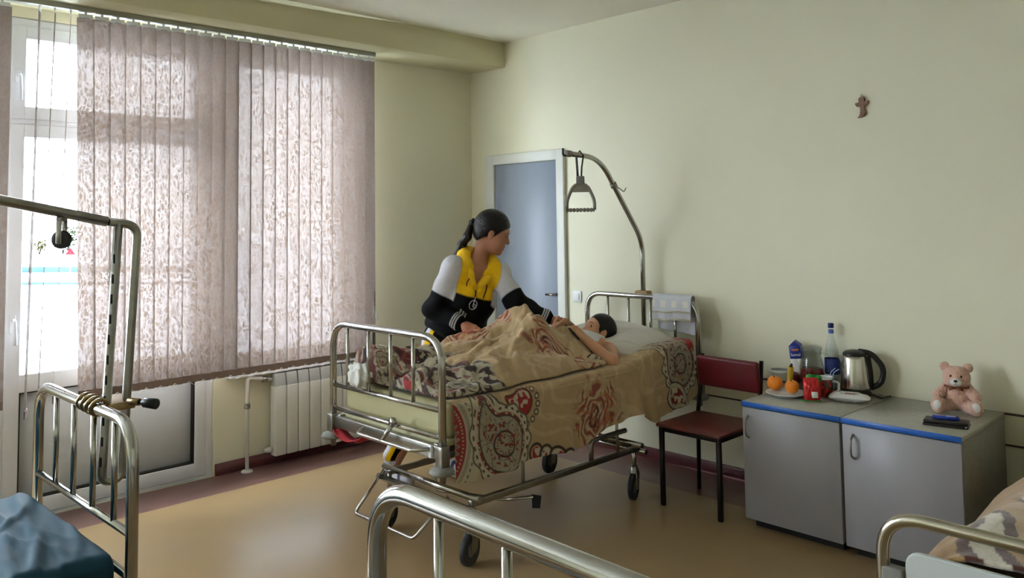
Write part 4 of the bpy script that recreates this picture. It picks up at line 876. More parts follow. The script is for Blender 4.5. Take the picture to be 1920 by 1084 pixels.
hand(B, Rwr+nrm_(V3(.15, .02, -.06))*.03, V3(.16, .055, -.075), V3(-.25, .75, -.65), 1, .98, .45, .10, .5)
hand(B, Lwr+nrm_(Lwr-Lel)*.02, V3(.62, .66, -.10), V3(.25, -.45, -.85), -1, .98, .30, .16, .75)
Vb, Fb = B.mesh(.0038); Vb = laplace(Vb, Fb, 1, .4)
sk = np.array(lin((168, 116, 90))); Cb = np.tile(sk, (len(Vb), 1)); Cb = face_colors(Vb, Cb, hdc, HA, HS, np.array(lin((140, 72, 66))), np.array(lin((40, 26, 22))), sk)
for W_, tip in ((Rwr, 0), (Lwr, 0)):
    m_ = np.linalg.norm(Vb-W_, axis=1) < .22; Cb[m_] = Cb[m_]*np.array([1.0, .9, .88])
body = obj_np('body', Vb, Fb, SKIN, pw, Cb, off=OW); body['label'] = 'bare face, neck and hands'
IRIS = mat('iris_brown', (34, 20, 14), .15); eyes(pw, TH, HS, HA, IRIS, OW, .3, SKIN)
# hair
Hh = SDF(); Hh.ell(TH(-.016, 0, .036), (.108*HS, .088*HS, .100*HS), HA, .01); Hh.ell(TH(-.04, 0, -.01), (.080*HS, .080*HS, .075*HS), HA, .02)
Hh.cut(TH(.105, 0, -.035), (.105*HS, .12*HS, .093*HS), HA, .012); Hh.cut(TH(.015, 0, -.085), (.085*HS, .15*HS, .075*HS), HA, .012)
for l in (-1, 1): Hh.cut(TH(-.004, l*.088, -.012), (.024*HS, .022*HS, .032*HS), HA, .008)
tie = TH(-.135, 0, .012); Hh.cone(TH(-.10, 0, .02), tie, .035, .022, .015)
def strands(P): q = (P-hdc)@HA.T; return .0007*np.sin(q[:, 2]*420+q[:, 0]*90+3*np.sin(q[:, 1]*60))
Vh, Fh = Hh.mesh(.0038, disp=strands); hair = obj_np('hair', Vh, Fh, HAIRM, pw, off=OW)
Pt = SDF(); e1 = pxj(876, 444, 1.26); e2 = pxj(866, 459, 1.22); e3 = pxj(857, 478, 1.19); e4 = pxj(853, 490, 1.175); Pt.chain([tie, e1, e2, e3, e4], [.020, .025, .026, .020, .009], .02)
Vh, Fh = Pt.mesh(.004, disp=lambda P: .0009*np.sin((P-tie)@HA[0]*0+P[:, 0]*520-P[:, 1]*480)); obj_np('ponytail', Vh, Fh, HAIRM, pw, off=OW)
MB().tube([tie+HA.T @ (V3(0, math.cos(a), math.sin(a))*.023) for a in [i*PI/8 for i in range(16)]], .009, 8, closed=True).build('hair_tie', BLACK, pw, OW)
# hoodie
Hd = SDF(); torso(Hd, .022, .05)
Hd.ell(TP(.30, .01), (.150, .185, .17), TA, .05); Hd.ell(TP(.52, .035, -.0), (.150, .178, .14), TA, .05); Hd.ell(TP(.19), (.150, .186, .05), TA, .03)
fR = nrm_(Rwr-Rel); fL = nrm_(Lwr-Lel)
Hd.chain([Rsh, Rel, Rwr-fR*.02, Rwr+fR*.014], [.068, .064, .047, .034], .025); Hd.chain([Lsh, Lel, Lwr-fL*.02, Lwr+fL*.014], [.073, .064, .047, .034], .025)
nk = nrm_(hb-TP(.9, 0)); Hd.cut(TP(1.05, .04), (.085, .068, .12), TA, .015); Hd.cut(TP(.90, .135), (.075, .036, .105), TA, .012); Hd.cut(TP(1.06, .0), (.066, .066, .10), TA, .012)
Hd.half(TP(.135), -ax_u, .02)
def wrk(P):
    q = (P-hip)@TA.T; return .0035*np.sin(q[:, 2]*38+q[:, 1]*22+2*np.sin(q[:, 0]*25))+.003*np.sin(q[:, 1]*55-q[:, 2]*31)
Vj, Fj = Hd.mesh(.0045, disp=wrk)
q = (Vj-hip)@TA.T; Lt = np.linalg.norm(neck-hip); tn = q[:, 2]/Lt
YEL, WHT, BLK = [np.array(lin(c)) for c in ((222, 176, 22), (204, 202, 210), (9, 10, 15))]
Cj = np.tile(BLK, (len(Vj), 1))
def cp(a, b): ab = b-a; t = np.clip((Vj-a)@ab/(ab@ab), 0, 1); return t, np.linalg.norm(Vj-a-t[:, None]*ab, axis=1)
dist_t = np.abs(q[:, 1]); tRu, dRu = cp(Rsh, Rel); tLu, dLu = cp(Lsh, Lel); tRf, dRf = cp(Rel, Rwr+fR*.014); tLf, dLf = cp(Lel, Lwr+fL*.014)
sm_ = lambda x: np.clip(.5+x/.009, 0, 1)[:, None]
def mixc(C_, w_, c_): C_[:] = C_*(1-w_)+c_*w_
halfw = .122+.02*np.clip(tn-.72, 0, 1); arm_r = dRu < dLu
mixc(Cj, np.minimum(sm_((tn-.66)*Lt), sm_(halfw-np.abs(q[:, 1]))), YEL)
wcut = np.where(arm_r, (.62-tRu)*np.linalg.norm(Rel-Rsh), (.72-tLu)*np.linalg.norm(Lel-Lsh)); fd_ = np.where(arm_r, dRf, dLf)
mixc(Cj, np.minimum(np.minimum(sm_(np.abs(q[:, 1])-halfw), sm_(wcut)), np.minimum(sm_(.14-np.minimum(dRu, dLu)), sm_(fd_-.06))), WHT)
for (t_, d_, Lf) in ((tRf, dRf, np.linalg.norm(Rwr-Rel)), (tLf, dLf, np.linalg.norm(Lwr-Lel))):
    sd_ = (1-t_)*Lf; near = ((d_ < .075) & (t_ > .6))[:, None]
    for k_ in (.026, .039, .052): mixc(Cj, np.clip(1.3-np.abs(sd_-k_)/.0036, 0, 1)[:, None]*near, np.array(lin((205, 203, 205))))
# hood lying round the neck
Hc = SDF(); lap = []
for a in np.linspace(0, 1, 13):
    th_ = a*PI; lap.append((math.cos(th_), math.sin(th_), a))
for sg_ in (-1, 1):
    pts = [TP(.72, .118, sg_*.006), TP(.78, .112, sg_*.028), TP(.86, .098, sg_*.058), TP(.94, .060, sg_*.086), TP(1.00, .0, sg_*.098), TP(1.01, -.06, sg_*.085), TP(.985, -.105, sg_*.045), TP(.975, -.115, 0)]
    Hc.chain(pts, [.010, .019, .027, .034, .040, .044, .045, .045], .02)
Hc.ell(TP(.88, -.135), (.050, .115, .085), TA, .04)
Hc.cut(TP(1.10, .03), (.070, .054, .12), TA, .012)
Vc_, Fc_ = Hc.mesh(.0042, disp=lambda P: .002*np.sin(P[:, 0]*70+P[:, 2]*60)); obj_np('hood', Vc_, Fc_, mat('yellow_cotton', (222, 176, 22), .85, var=.05, vscale=40, bump=.08, bscale=200), pw, off=OW)
jk = obj_np('hoodie', Vj, Fj, KNIT, pw, Cj, off=OW); jk['label'] = 'black hoodie with yellow yoke and white upper sleeves'
from mathutils.bvhtree import BVHTree
bvh = BVHTree.FromPolygons([Vector(v) for v in Vj], [tuple(map(int, f)) for f in Fj])
def onto(p, n_=None, up_=.003):
    n_ = Vector(ax_f if n_ is None else n_); h = bvh.ray_cast(Vector(p)+n_*.4, -n_); return h[0]+h[1]*up_ if h[0] else Vector(p)
# drawstrings, zip and ring pull
DS = mat('maroon_cord', (70, 24, 30), .7)
for l in (-1, 1):
    pts = [onto(TP(.83-.10*t, .1, l*(.060+.006*math.sin(t*3))), None, .005) for t in np.linspace(.0, 1.6 if l > 0 else .9, 9)]
    MB().tube(pts, .0034, 6).build('drawstring', DS, jk, OW)
MB().tube([onto(TP(t, .1, 0), None, .002) for t in np.linspace(.66, .72, 6)], .004, 6).build('zip', DS, jk, OW)
pc_ = onto(TP(.59, .1, -.006), None, .012)
MB().tube([pc_+Vector(ax_l*.024*math.cos(a)+ax_u*.030*math.sin(a)) for a in [i*PI/10 for i in range(20)]], .0028, 6, closed=True).tube([onto(TP(.665, .1, 0), None, .008), pc_+Vector(ax_u*.028), pc_-Vector(ax_u*.012)], .0028, 6).tube([pc_+Vector(ax_l*.006*math.cos(a)-ax_u*.006+ax_u*.013*math.sin(a)+ax_l*.010) for a in [i*PI/6 for i in range(12)]], .0022, 6, closed=True).build('ring_pull', mat('silver_pull', (215, 215, 218), .25, .6), jk, OW)
# trousers
Tr = SDF(); Tr.ell(TP(.02), (.142, .182, .135), TA, .04); Tr.cone(Rhip, Rkn, .108, .080, .04); Tr.cone(Rkn, Rank+V3(0, 0, .075), .080, .056, .03); Tr.cone(Lhip, Lkn, .108, .080, .04); Tr.cone(Lkn, Lank+V3(0, 0, .075), .080, .056, .03)
Tr.half(TP(.16), ax_u, .01); Tr.half(V3(1, -1.3, .135), V3(0, 0, -1), .004)
Vt, Ft = Tr.mesh(.005, disp=lambda P: .003*np.sin(P[:, 2]*45+P[:, 1]*30)+.003*np.sin(P[:, 0]*50-P[:, 2]*28))
Ct = np.tile(BLK, (len(Vt), 1)); zz = Vt[:, 2]; cy_ = np.interp(zz, [Rank[2], Rkn[2], Rhip[2], hip[2]+.1], [Rank[1], Rkn[1], Rhip[1], hip[1]-.06]); cx_ = np.interp(zz, [Rank[2], Rkn[2], Rhip[2], hip[2]+.1], [Rank[0], Rkn[0], Rhip[0], hip[0]])
aa = np.arctan2(Vt[:, 0]-cx_, -(Vt[:, 1]-cy_)); right_ = Vt[:, 1] < (Rhip[1]+Lhip[1])/2-.02
st_ = np.where(right_, aa, 9); Ct[(st_ > -.62) & (st_ < -.12)] = WHT; Ct[(st_ >= -.12) & (st_ < .28)] = YEL
tr_ = obj_np('trousers', Vt, Ft, KNIT, pw, Ct, off=OW); tr_['label'] = 'black trousers with white and yellow side stripes'
SOCK = mat('white_sock', (190, 190, 198), .9, var=.06); SHOE = mat('shoe_fabric', (255, 255, 255), .7, vcol=True)
for a_ in (Rank, Lank):
    S_ = SDF().cone(a_+V3(0, 0, -.02), a_+V3(0, 0, .045), .048, .05, .01); Vs, Fs = S_.mesh(.006)
    Cs = np.tile(np.array(lin((188, 188, 200))), (len(Vs), 1)); Cs[(np.abs(Vs[:, 2]-a_[2]-.052) < .008) | (np.abs(Vs[:, 2]-a_[2]-.078) < .006)] = np.array(lin((24, 24, 40))); obj_np('sock', Vs, Fs, SHOE, pw, Cs, off=OW)
    f_ = nrm_(V3(1, -.06, 0)); l_ = np.array([-f_[1], f_[0], 0]); A_ = np.array([f_, l_, [0, 0, 1]]); g_ = V3(a_[0], a_[1], 0)
    S_ = SDF().ell(g_+f_*-.035+V3(0, 0, .055), (.055, .045, .055), A_, .03).ell(g_+f_*.05+V3(0, 0, .055), (.09, .046, .05), A_, .03).ell(g_+f_*.14+V3(0, 0, .045), (.07, .050, .040), A_, .03).cut(g_+V3(0, 0, .125), (.045, .040, .045), A_, .01).half(g_+V3(0, 0, .006), V3(0, 0, -1), .004)
    Vs, Fs = S_.mesh(.005); Cs = np.tile(np.array(lin((176, 174, 186))), (len(Vs), 1)); fx = (Vs-g_)@f_
    Cs[Vs[:, 2] < .028] = np.array(lin((214, 212, 212))); Cs[(np.sin(fx*75+Vs[:, 2]*60) > .55) & (Vs[:, 2] > .035) & (fx > -.03)] = np.array(lin((34, 36, 70)))
    obj_np('shoe', Vs, Fs, SHOE, pw, Cs, off=OW)

# ------------------------------------------------------------------ boy in bed
OBY = (1.82, -.9, MZ)
pb = thing('person', 'child in a white vest lying in bed holding a phone', 'person', OBY)
bh = pxj(1121, 623, 1.82); BA = frame(V3(-.30, -.78, .48), V3(.12, .55, .80)); BS = .95
blsh = pxj(1146, 660, 1.99)+V3(0, .0, .01); blel = pxj(1146, 680, 2.16)+V3(0, 0, .004); blwr = pxj(1099, 637, 1.98); brsh = V3(1.66, -.66, .86); brel = V3(1.55, -.86, .88); brwr = V3(1.72, -.87, .93)
bnk = V3(1.82, -.60, .845); bhip = V3(1.78, -1.00, .86)
Q = SDF(); CA = np.array([[0, 0, 1.], [1, 0, 0], [0, 1, 0]]); Q.ell((1.82, -.74, .845), (.075, .135, .13), CA, .04); Q.ell((1.80, -.90, .845), (.07, .115, .13), CA, .04); Q.ell(bhip, (.075, .12, .10), CA, .04)
Q.cone((1.82, -.66, .85), blsh, .06, .043, .03); Q.cone((1.82, -.66, .85), brsh, .06, .043, .03)
Q.chain([blsh, blel, blwr], [.046, .039, .025], .02); Q.chain([brsh, brel, brwr], [.040, .033, .022], .02)
Q.chain([(1.72, -1.02, .86), (1.71, -1.16, .945), (1.62, -1.46, .83)], [.055, .042, .03], .02); Q.chain([(1.86, -1.02, .86), (1.84, -1.18, .935), (1.90, -1.46, .83)], [.055, .042, .03], .02)
Q.chain([bnk+V3(0, -.02, -.01), bnk, bh+BS*(BA.T @ V3(-.03, 0, -.06))], [.05, .046, .046], .02); TBH = head(Q, bh, BA, BS, True)
hand(Q, blwr+nrm_(blwr-blel)*.012, V3(-.62, -.25, .62), V3(-.55, .1, -.6), 1, .80, .75, .08, .5)
hand(Q, brwr+nrm_(brwr-brel)*.01, V3(.6, .05, .3), V3(.1, .6, .5), -1, .80, .7, .08, .5)
Vq, Fq_ = Q.mesh(.0038); Vq = laplace(Vq, Fq_, 1, .4)
sk2 = np.array(lin((188, 138, 104))); Cq = np.tile(sk2, (len(Vq), 1)); Cq = face_colors(Vq, Cq, bh, BA, BS, np.array(lin((164, 92, 80))), np.array(lin((42, 28, 22))), sk2)
bo = obj_np('body', Vq, Fq_, SKIN, pb, Cq, off=OBY); bo['label'] = 'bare face, shoulder and arms'
eyes(pb, TBH, BS, BA, IRIS, OBY, .2, SKIN)
Hq = SDF(); Hq.ell(TBH(-.018, 0, .036), (.103*BS, .085*BS, .097*BS), BA, .01); Hq.ell(TBH(-.045, 0, -.015), (.066*BS, .074*BS, .065*BS), BA, .02)
Hq.cut(TBH(.112, 0, -.028), (.100*BS, .13*BS, .098*BS), BA, .010); Hq.cut(TBH(.030, 0, -.075), (.090*BS, .15*BS, .080*BS), BA, .012)
for l in (-1, 1): Hq.cut(TBH(-.002, l*.088, -.012), (.022*BS, .022*BS, .032*BS), BA, .008); Hq.cone(TBH(.035, l*.076, .012), TBH(.028, l*.077, -.012), .010*BS, .005*BS, .008)
Vh, Fh = Hq.mesh(.0038, disp=lambda P: .0006*np.sin(P[:, 0]*300+P[:, 1]*250+P[:, 2]*200)); obj_np('hair', Vh, Fh, HAIRM, pb, off=OBY)
Ve = SDF(); Ve.ell((1.82, -.74, .848), (.082, .132, .14), CA, .03); Ve.ell((1.80, -.90, .848), (.078, .122, .13), CA, .03)
for (sh_, s_) in ((blsh, 1), (brsh, -1)): Ve.cone(V3(1.82+s_*.075, -.635, .865), V3(1.82+s_*.07, -.72, .89), .028, .03, .02)
Ve.cut((1.82, -.60, .92), (.055, .085, .08), None, .01)
Vv, Fv = Ve.mesh(.005); vst = obj_np('vest', Vv, Fv, mat('white_vest', (214, 214, 218), .9, var=.04, bump=.1, bscale=150), pb, off=OBY)
# phone
hp_ = pxj(1073, 623, 1.90); OP_ = tuple(hp_-V3(0, 0, .02))
ph = thing('phone', 'black mobile phone held by the child in bed', 'phone', OP_)
PMx = Matrix.Translation(Vector(hp_)) @ Matrix.Rotation(-.45, 4, 'Z') @ Matrix.Rotation(.25, 4, 'Y') @ Matrix.Rotation(.7, 4, 'X')
MB().rbox((-.065, -.005, -.034), (.065, .005, .034), .004, 3, PMx).build('case', BLACK, ph, OP_)
MB().rbox((-.060, .0045, -.031), (.060, .0056, .031), .0004, 1, PMx).build('screen', mat('screen_glass', (20, 22, 28), .08), ph, OP_)
# ------------------------------------------------------------------ things on the cabinets
CZ = .642
def at(x, y, z=CZ): return fl(x, y, z)
def lathe_obj(name, m, prof, O, parent, seg=32): return MB().lathe(prof, seg, Tm(O)).build(name, m, parent, O)
def slab_bm(sub): bm = bmesh.new(); bmesh.ops.create_icosphere(bm, subdivisions=sub, radius=1); return bm
PC = at(1474, 743); PC = (PC[0], PC[1], CZ)
pl = lathe_obj('plate', mat('white_porcelain', (222, 224, 226), .15, coat=.3, var=.01), [(0, .004), (.062, .004), (.066, .001), (.07, .004), (.104, .020), (.107, .021), (.104, .024), (.068, .010), (0, .009)], PC, None, 48)
pl.location = PC; tag(pl, 'shallow white plate holding the fruit', 'plate')
def fruit(name, px, py, r, m, label, sq=.95, dimple=True, zc=None):
    zc = zc or CZ+.012+r*sq; c = fl(px, py, zc); O = (c[0], c[1], zc-r*sq); t = thing(name, label, 'fruit', O)
    prof = [(max(1e-4, r*math.sin(a)*(1-.0*math.cos(a))), -r*sq*math.cos(a)-(.12*r*math.exp(-((PI-a)/.35)**2))+(.06*r*math.exp(-(a/.3)**2))) for a in np.linspace(0.001, PI-.001, 24)]
    MB().lathe(prof, 32, Tm((c[0], c[1], zc), 0, .2, .15)).build('flesh', m, t, O)
    MB().tube([(c[0], c[1]-.008, zc+r*sq*.84), (c[0]+.002, c[1]-.010, zc+r*sq*.84+.008)], [.0035, .0025], 8).build('stem', mat('stem_green', (70, 84, 40), .7), t, O); return t
OR1 = mat('orange_peel', (226, 128, 22), .45, var=.08, vscale=20, bump=.25, bscale=220)
fruit('orange', 1453, 718, .041, OR1, 'larger orange at the side of the plate nearest the chair'); fruit('orange', 1485, 725, .037, OR1, 'smaller orange resting in front of the dark red apple')
fruit('apple', 1489, 709, .040, mat('apple_red', (98, 20, 30), .3, var=.25, vscale=14), 'dark red apple behind the oranges on the plate', .9)
# banana
b0 = np.array([fl(1487, 700, .70), fl(1484, 690, .735), fl(1487, 680, .765), fl(1490, 675, .782)]); b0[:, 1] = b0[:, 1].mean()+np.array([0, .005, .01, .012])-.02; b0 = [Vector((2.90+(p[0]-b0[0][0])*.5, -.215, p[2])) for p in b0]
O = tuple(b0[0]); bn = thing('banana', 'ripe banana leaning upright behind the apple', 'fruit', O)
MB().tube(fillet([b0[0]-Vector((0, 0, .045)), b0[0], b0[1], b0[2]], .02, 5), .0165, 10).build('peel', mat('banana_yellow', (196, 158, 50), .5, var=.15, vscale=30), bn, O); MB().tube([b0[2], b0[3]], [.010, .006], 8).build('stem', mat('banana_stem', (60, 44, 24), .7), bn, O)
# clear plastic tub
c = at(1468, 722); O = (c[0]-.02, -.12, CZ); lid = thing('plastic_tub', 'clear plastic tub behind the oranges', 'tub', O)
CLEAR = glassmat('clear_plastic', (.93, .94, .93)); MB().lathe([(.04, 0), (.052, .07), (.056, .072), (.056, .078), (.0, .078)], 28, Tm(O)).build('cup', CLEAR, lid, O); MB().lathe([(.054, .068), (.059, .070), (.059, .080), (.054, .082)], 28, Tm(O)).build('rim', WHITE, lid, O)
# pitcher
PG = glassmat('pitcher_glass', (.90, .92, .92)); O = (3.000, -.155, CZ)
pt = thing('glass_pitcher', 'glass pitcher half full of red juice', 'pitcher', O)
MB().lathe([(0, .004), (.050, .004), (.056, .02), (.064, .075), (.063, .12), (.052, .165), (.046, .19), (.050, .215), (.056, .232), (.058, .233), (.053, .214), (.049, .19), (.055, .165), (.066, .12), (.067, .075), (.059, .018), (.053, 0), (0, 0)], 36, Tm(O)).build('jug', PG, pt, O)
MB().lathe([(0, .007), (.048, .007), (.0535, .02), (.0615, .075), (.0605, .118), (0, .118)], 36, Tm(O)).build('juice', mat('red_juice', (118, 14, 20), .1, trans=.15, ior=1.33), pt, O)
MB().tube(fillet([(O[0]+.045, O[1]+.01, CZ+.205), (O[0]+.095, O[1]+.02, CZ+.20), (O[0]+.10, O[1]+.02, CZ+.12), (O[0]+.064, O[1]+.01, CZ+.085)], .03), .007, 10).build('handle', PG, pt, O)
MB().lathe([(0, .232), (.05, .232), (.056, .236), (.05, .243), (.02, .246), (0, .246)], 30, Tm(O)).build('lid', CLEAR, pt, O)
# juice carton
O = (2.885, -.062, CZ); CM = Tm(O, .30, 0, 0) @ Matrix.Rotation(-.10, 4, 'Y')
ct = thing('juice_carton', 'blue and white juice carton beside the glass pitcher', 'carton', O)
MB().rbox((-.032, -.032, .004), (.032, .032, .15), .003, 1, CM).build('carton_base', mat('carton_white', (216, 212, 206), .5, var=.12, vscale=35), ct, O)
bl_ = MB().rbox((-.0325, -.0325, .15), (.0325, .0325, .225), .003, 1, CM).prism([(-.0325, .222), (.0325, .222), (0, .25)], .065, CM @ Matrix(((1,0,0,0),(0,0,1,-.0325),(0,1,0,0),(0,0,0,1)))).build('carton_top', mat('carton_blue', (30, 46, 138), .4, var=.06), ct, O)
def text(s, size, m, name, parent, O, M, ext=.0006):
    cu = bpy.data.curves.new(name, 'FONT'); cu.body = s; cu.size = size; cu.extrude = ext; cu.align_x = 'CENTER'; cu.align_y = 'CENTER'; cu.resolution_u = 3
    to = bpy.data.objects.new(name, cu); COL.objects.link(to); dg = bpy.context.evaluated_depsgraph_get(); me = bpy.data.meshes.new_from_object(to.evaluated_get(dg)); bpy.data.objects.remove(to)
    me.transform(Matrix.Translation(-Vector(O)) @ M); me.materials.clear(); me.materials.append(m); o = bpy.data.objects.new(name, me); COL.objects.link(o); o.parent = parent; return o
RX90 = Matrix.Rotation(PI/2, 4, 'X')
text('Santal', .023, WHITE, 'lettering', bl_, O, CM @ Matrix.Translation((0, -.0332, .172)) @ RX90)
MB().rbox((-.018, -.0336, .194), (.02, -.0325, .205), .0004, 1, CM).build('small_logo', mat('logo_pink', (206, 120, 96), .5), bl_, O)
text('fruit', .0, WHITE, 'x', bl_, O, CM) if False else None
# bottle
O = (3.068, -.052, CZ); bt = thing('water_bottle', 'tall clear bottle with blue label and cap', 'bottle', O); WG = glassmat('bottle_glass', (.90, .93, .95))
MB().lathe([(0, .002), (.036, .002), (.039, .012), (.039, .17), (.034, .21), (.018, .275), (.0135, .30), (.0135, .335), (.0135, .34)], 30, Tm(O)).build('bottle_body', WG, bt, O)
MB().lathe([(.0395, .085), (.0397, .088), (.0397, .165), (.0395, .168)], 30, Tm(O)).build('label_band', mat('label_blue', (24, 40, 110), .45, var=.25, vscale=40), bt, O)
MB().lathe([(.0142, .305), (.0145, .306), (.0145, .324), (.0142, .325)], 20, Tm(O)).build('neck_band', mat('neck_label', (90, 120, 190), .4), bt, O)
MB().lathe([(.0145, .335), (.0158, .336), (.0158, .358), (.014, .361), (0, .361)], 20, Tm(O)).build('cap', mat('cap_blue', (24, 34, 104), .35), bt, O)
# kettle
O = (3.222, -.118, CZ); kt = thing('electric_kettle', 'brushed steel electric kettle with black handle', 'kettle', O)
KS = mat('kettle_steel', (200, 198, 192), .22, 1, var=.06, vscale=30)
MB().lathe([(0, 0), (.078, 0), (.080, .006), (.080, .018), (.074, .022), (.074, .03), (.079, .032), (.079, .038), (0, .038)], 36, Tm(O)).build('power_base', BLACK, kt, O)
bd = MB().lathe([(0, .036), (.077, .036), (.0775, .045), (.075, .09), (.069, .15), (.062, .195), (.058, .212), (.0, .212)], 40, Tm(O)).build('kettle_body', KS, kt, O)
MB().lathe([(.0585, .208), (.060, .212), (.058, .222), (.045, .232), (.02, .238), (0, .239)], 32, Tm(O)).build('lid', BLACK, kt, O)
sd_ = Vector((-.80, -.60, 0)).normalized(); Ov = Vector(O)
MB().add([Ov+sd_*.055+Vector((.6, -.8, 0))*.022+Vector((0, 0, .20)), Ov+sd_*.055-Vector((.6, -.8, 0))*.022+Vector((0, 0, .20)), Ov+sd_*.088+Vector((0, 0, .212)), Ov+sd_*.062+Vector((0, 0, .150)), Ov+sd_*.05+Vector((0, 0, .214))], [(0, 3, 2), (3, 1, 2), (0, 2, 4), (2, 1, 4)], False).build('spout', KS, kt, O)
hd_ = -sd_*1.0; hd_ = Vector((.93, .30, 0)).normalized()
hpts = fillet([Ov+hd_*.02+Vector((0, 0, .232)), Ov+hd_*.085+Vector((0, 0, .226)), Ov+hd_*.145+Vector((0, 0, .15)), Ov+hd_*.128+Vector((0, 0, .07)), Ov+hd_*.076+Vector((0, 0, .042))], .06, 7)
MB().tube(hpts, .0145, 12, flat=.8).build('handle', BLACK, kt, O)
MB().tube([Ov+hd_*.064+Vector((0, 0, .21)), Ov+hd_*.073+Vector((0, 0, .12)), Ov+hd_*.078+Vector((0, 0, .035))], [.016, .017, .014], 10).build('rear_spine', BLACK, kt, O)
MB().tube([Ov+hd_*.07+Vector((.0, .0, .012)), Ov+hd_*.11+Vector((0, -.02, .004)), Ov+Vector((.14, -.012, .004)), Ov+Vector((.15, .075, .004))], .0035, 8).build('cord', BLACK, kt, O)
for k_ in range(6):
    an_ = math.atan2(-1, -.35)+(-.10+.04*k_); MB().rbox((-.0012, -.0006, 0), (.0012, .0006, .006+.003*(k_ % 3 == 0)), .0003, 1, Tm(Ov+Vector((math.cos(an_), math.sin(an_), 0))*.0772+Vector((0, 0, .055)), an_+PI/2)).build('printed_mark', BLACK, bd, O)
# mug with cherry print
def mug_mat():
    m = bpy.data.materials.new('cherry_print'); m.use_nodes = True; nt = m.node_tree; b = nt.nodes['Principled BSDF']; tc = nt.nodes.new('ShaderNodeTexCoord'); v = nt.nodes.new('ShaderNodeTexVoronoi'); v.inputs['Scale'].default_value = 48
    cr_ = nt.nodes.new('ShaderNodeValToRGB'); cr_.color_ramp.elements[0].position = .30; cr_.color_ramp.elements[0].color = L4((176, 36, 28)); cr_.color_ramp.elements[1].position = .52; cr_.color_ramp.elements[1].color = L4((72, 34, 24))
    nt.links.new(tc.outputs['Object'], v.inputs['Vector']); nt.links.new(v.outputs['Distance'], cr_.inputs[0]); nt.links.new(cr_.outputs[0], b.inputs['Base Color']); b.inputs['Roughness'].default_value = .2; return m
mp_ = at(1543, 745); O = (mp_[0], mp_[1]+.03, CZ); mg = thing('mug', 'brown mug with red cherry print and white rim', 'mug', O)
MB().lathe([(0, .002), (.030, 0), (.034, .004), (.038, .05), (.039, .092)], 30, Tm(O)).build('mug_body', mug_mat(), mg, O)
MB().lathe([(.039, .092), (.040, .104), (.038, .105), (.036, .095), (.034, .02), (0, .015)], 30, Tm(O)).build('inside', MATS['white_porcelain'], mg, O)
MB().tube(fillet([(O[0]+.036, O[1]+.012, CZ+.082), (O[0]+.064, O[1]+.024, CZ+.078), (O[0]+.062, O[1]+.024, CZ+.03), (O[0]+.034, O[1]+.012, CZ+.024)], .02), .006, 10).build('handle', MATS['white_porcelain'], mg, O)
# clear glass with two straws
O = (3.125, -.20, CZ); cp_ = thing('drinking_glass', 'clear drinking glass standing between mug and kettle', 'glass', O); MB().lathe([(0, .003), (.024, .003), (.03, .09), (.031, .09), (.026, 0), (0, 0)], 26, Tm(O)).build('tumbler', CLEAR, cp_, O)
STRAW = mat('straw_blue', (168, 196, 226), .4)
for k, (dx, dy) in enumerate(((.018, .022), (.030, .006))):
    s0 = Vector((3.118+.01*k, -.203, CZ+.012)); s1 = s0+Vector((.004+.006*k, .01, .105)); s2 = s1+Vector((dx, dy, .022)); o = MB().tube(fillet([s0, s1, s2], .012), .0026, 8).build('drinking_straw', STRAW, None, tuple(s0)); o.location = tuple(s0)
    tag(o, ('pale blue straw in the glass, its bent end shorter', 'pale blue straw in the glass, its bent end longer')[k], 'straw', 'straws in the glass')
# snack packet
def pillow_bag(name, parent, O, M, w_, h_, t_, m, n=26, pinch=.12):
    u, v = np.meshgrid(np.linspace(-1, 1, n), np.linspace(-1, 1, n), indexing='ij'); e = np.clip(1-np.abs(u)**2.6, 0, 1)**.6*np.clip(1-np.abs(v)**2.2, 0, 1)**.7
    wr_ = .10*np.sin(v*13+u*7)+.08*np.sin(u*15-v*5); X_ = u*w_/2*(1-pinch*np.abs(v)**2); Zv = v*h_/2; T_ = t_/2*e*(1+wr_)
    P = np.concatenate([np.stack([X_, -T_-.0006, Zv], -1).reshape(-1, 3), np.stack([X_, T_+.0006, Zv], -1).reshape(-1, 3)]); Mn = np.array(M); P = P@Mn[:3, :3].T+Mn[:3, 3]
    return obj_np(name, P, np.concatenate([gridfaces(n, n)[:, ::-1], gridfaces(n, n)+n*n]), m, parent, off=O)
q0 = at(1517, 754); O = (q0[0], q0[1], CZ); sn = thing('snack_packet', 'red foil snack packet with green ends leaning on the mug', 'packet', O)
SM = Tm((q0[0]+.004, q0[1]+.022, CZ+.062), .55) @ Matrix.Rotation(-.30, 4, 'X')
FOIL = mat('red_foil', (182, 26, 30), .28, .25, var=.25, vscale=22); GFOIL = mat('green_foil', (26, 122, 42), .35, .1, var=.15)
pillow_bag('pouch', sn, O, SM, .082, .118, .04, FOIL)
MB().rbox((-.048, -.003, -.062), (.044, .003, -.052), .001, 1, SM).build('bottom_seal', GFOIL, sn, O)
MB().rbox((-.002, -.0235, -.045), (.028, -.0195, -.015), .001, 1, SM @ Matrix.Rotation(.0, 4, 'X')).build('barcode_patch', mat('patch_white', (210, 210, 206), .6, var=.15, vscale=200), sn, O)
GM = Tm((q0[0]-.012, q0[1]+.085, CZ+.105), .4) @ Matrix.Rotation(.15, 4, 'X'); O2 = (q0[0]-.012, q0[1]+.085, CZ); gp_ = thing('crisp_packet', 'crumpled green topped packet behind the red snack packet', 'packet', O2)
pillow_bag('pouch', gp_, O2, Tm((O2[0], O2[1], CZ+.052), .4), .07, .10, .03, FOIL); pillow_bag('crumpled_top', gp_, O2, GM, .082, .045, .022, GFOIL, pinch=.3)
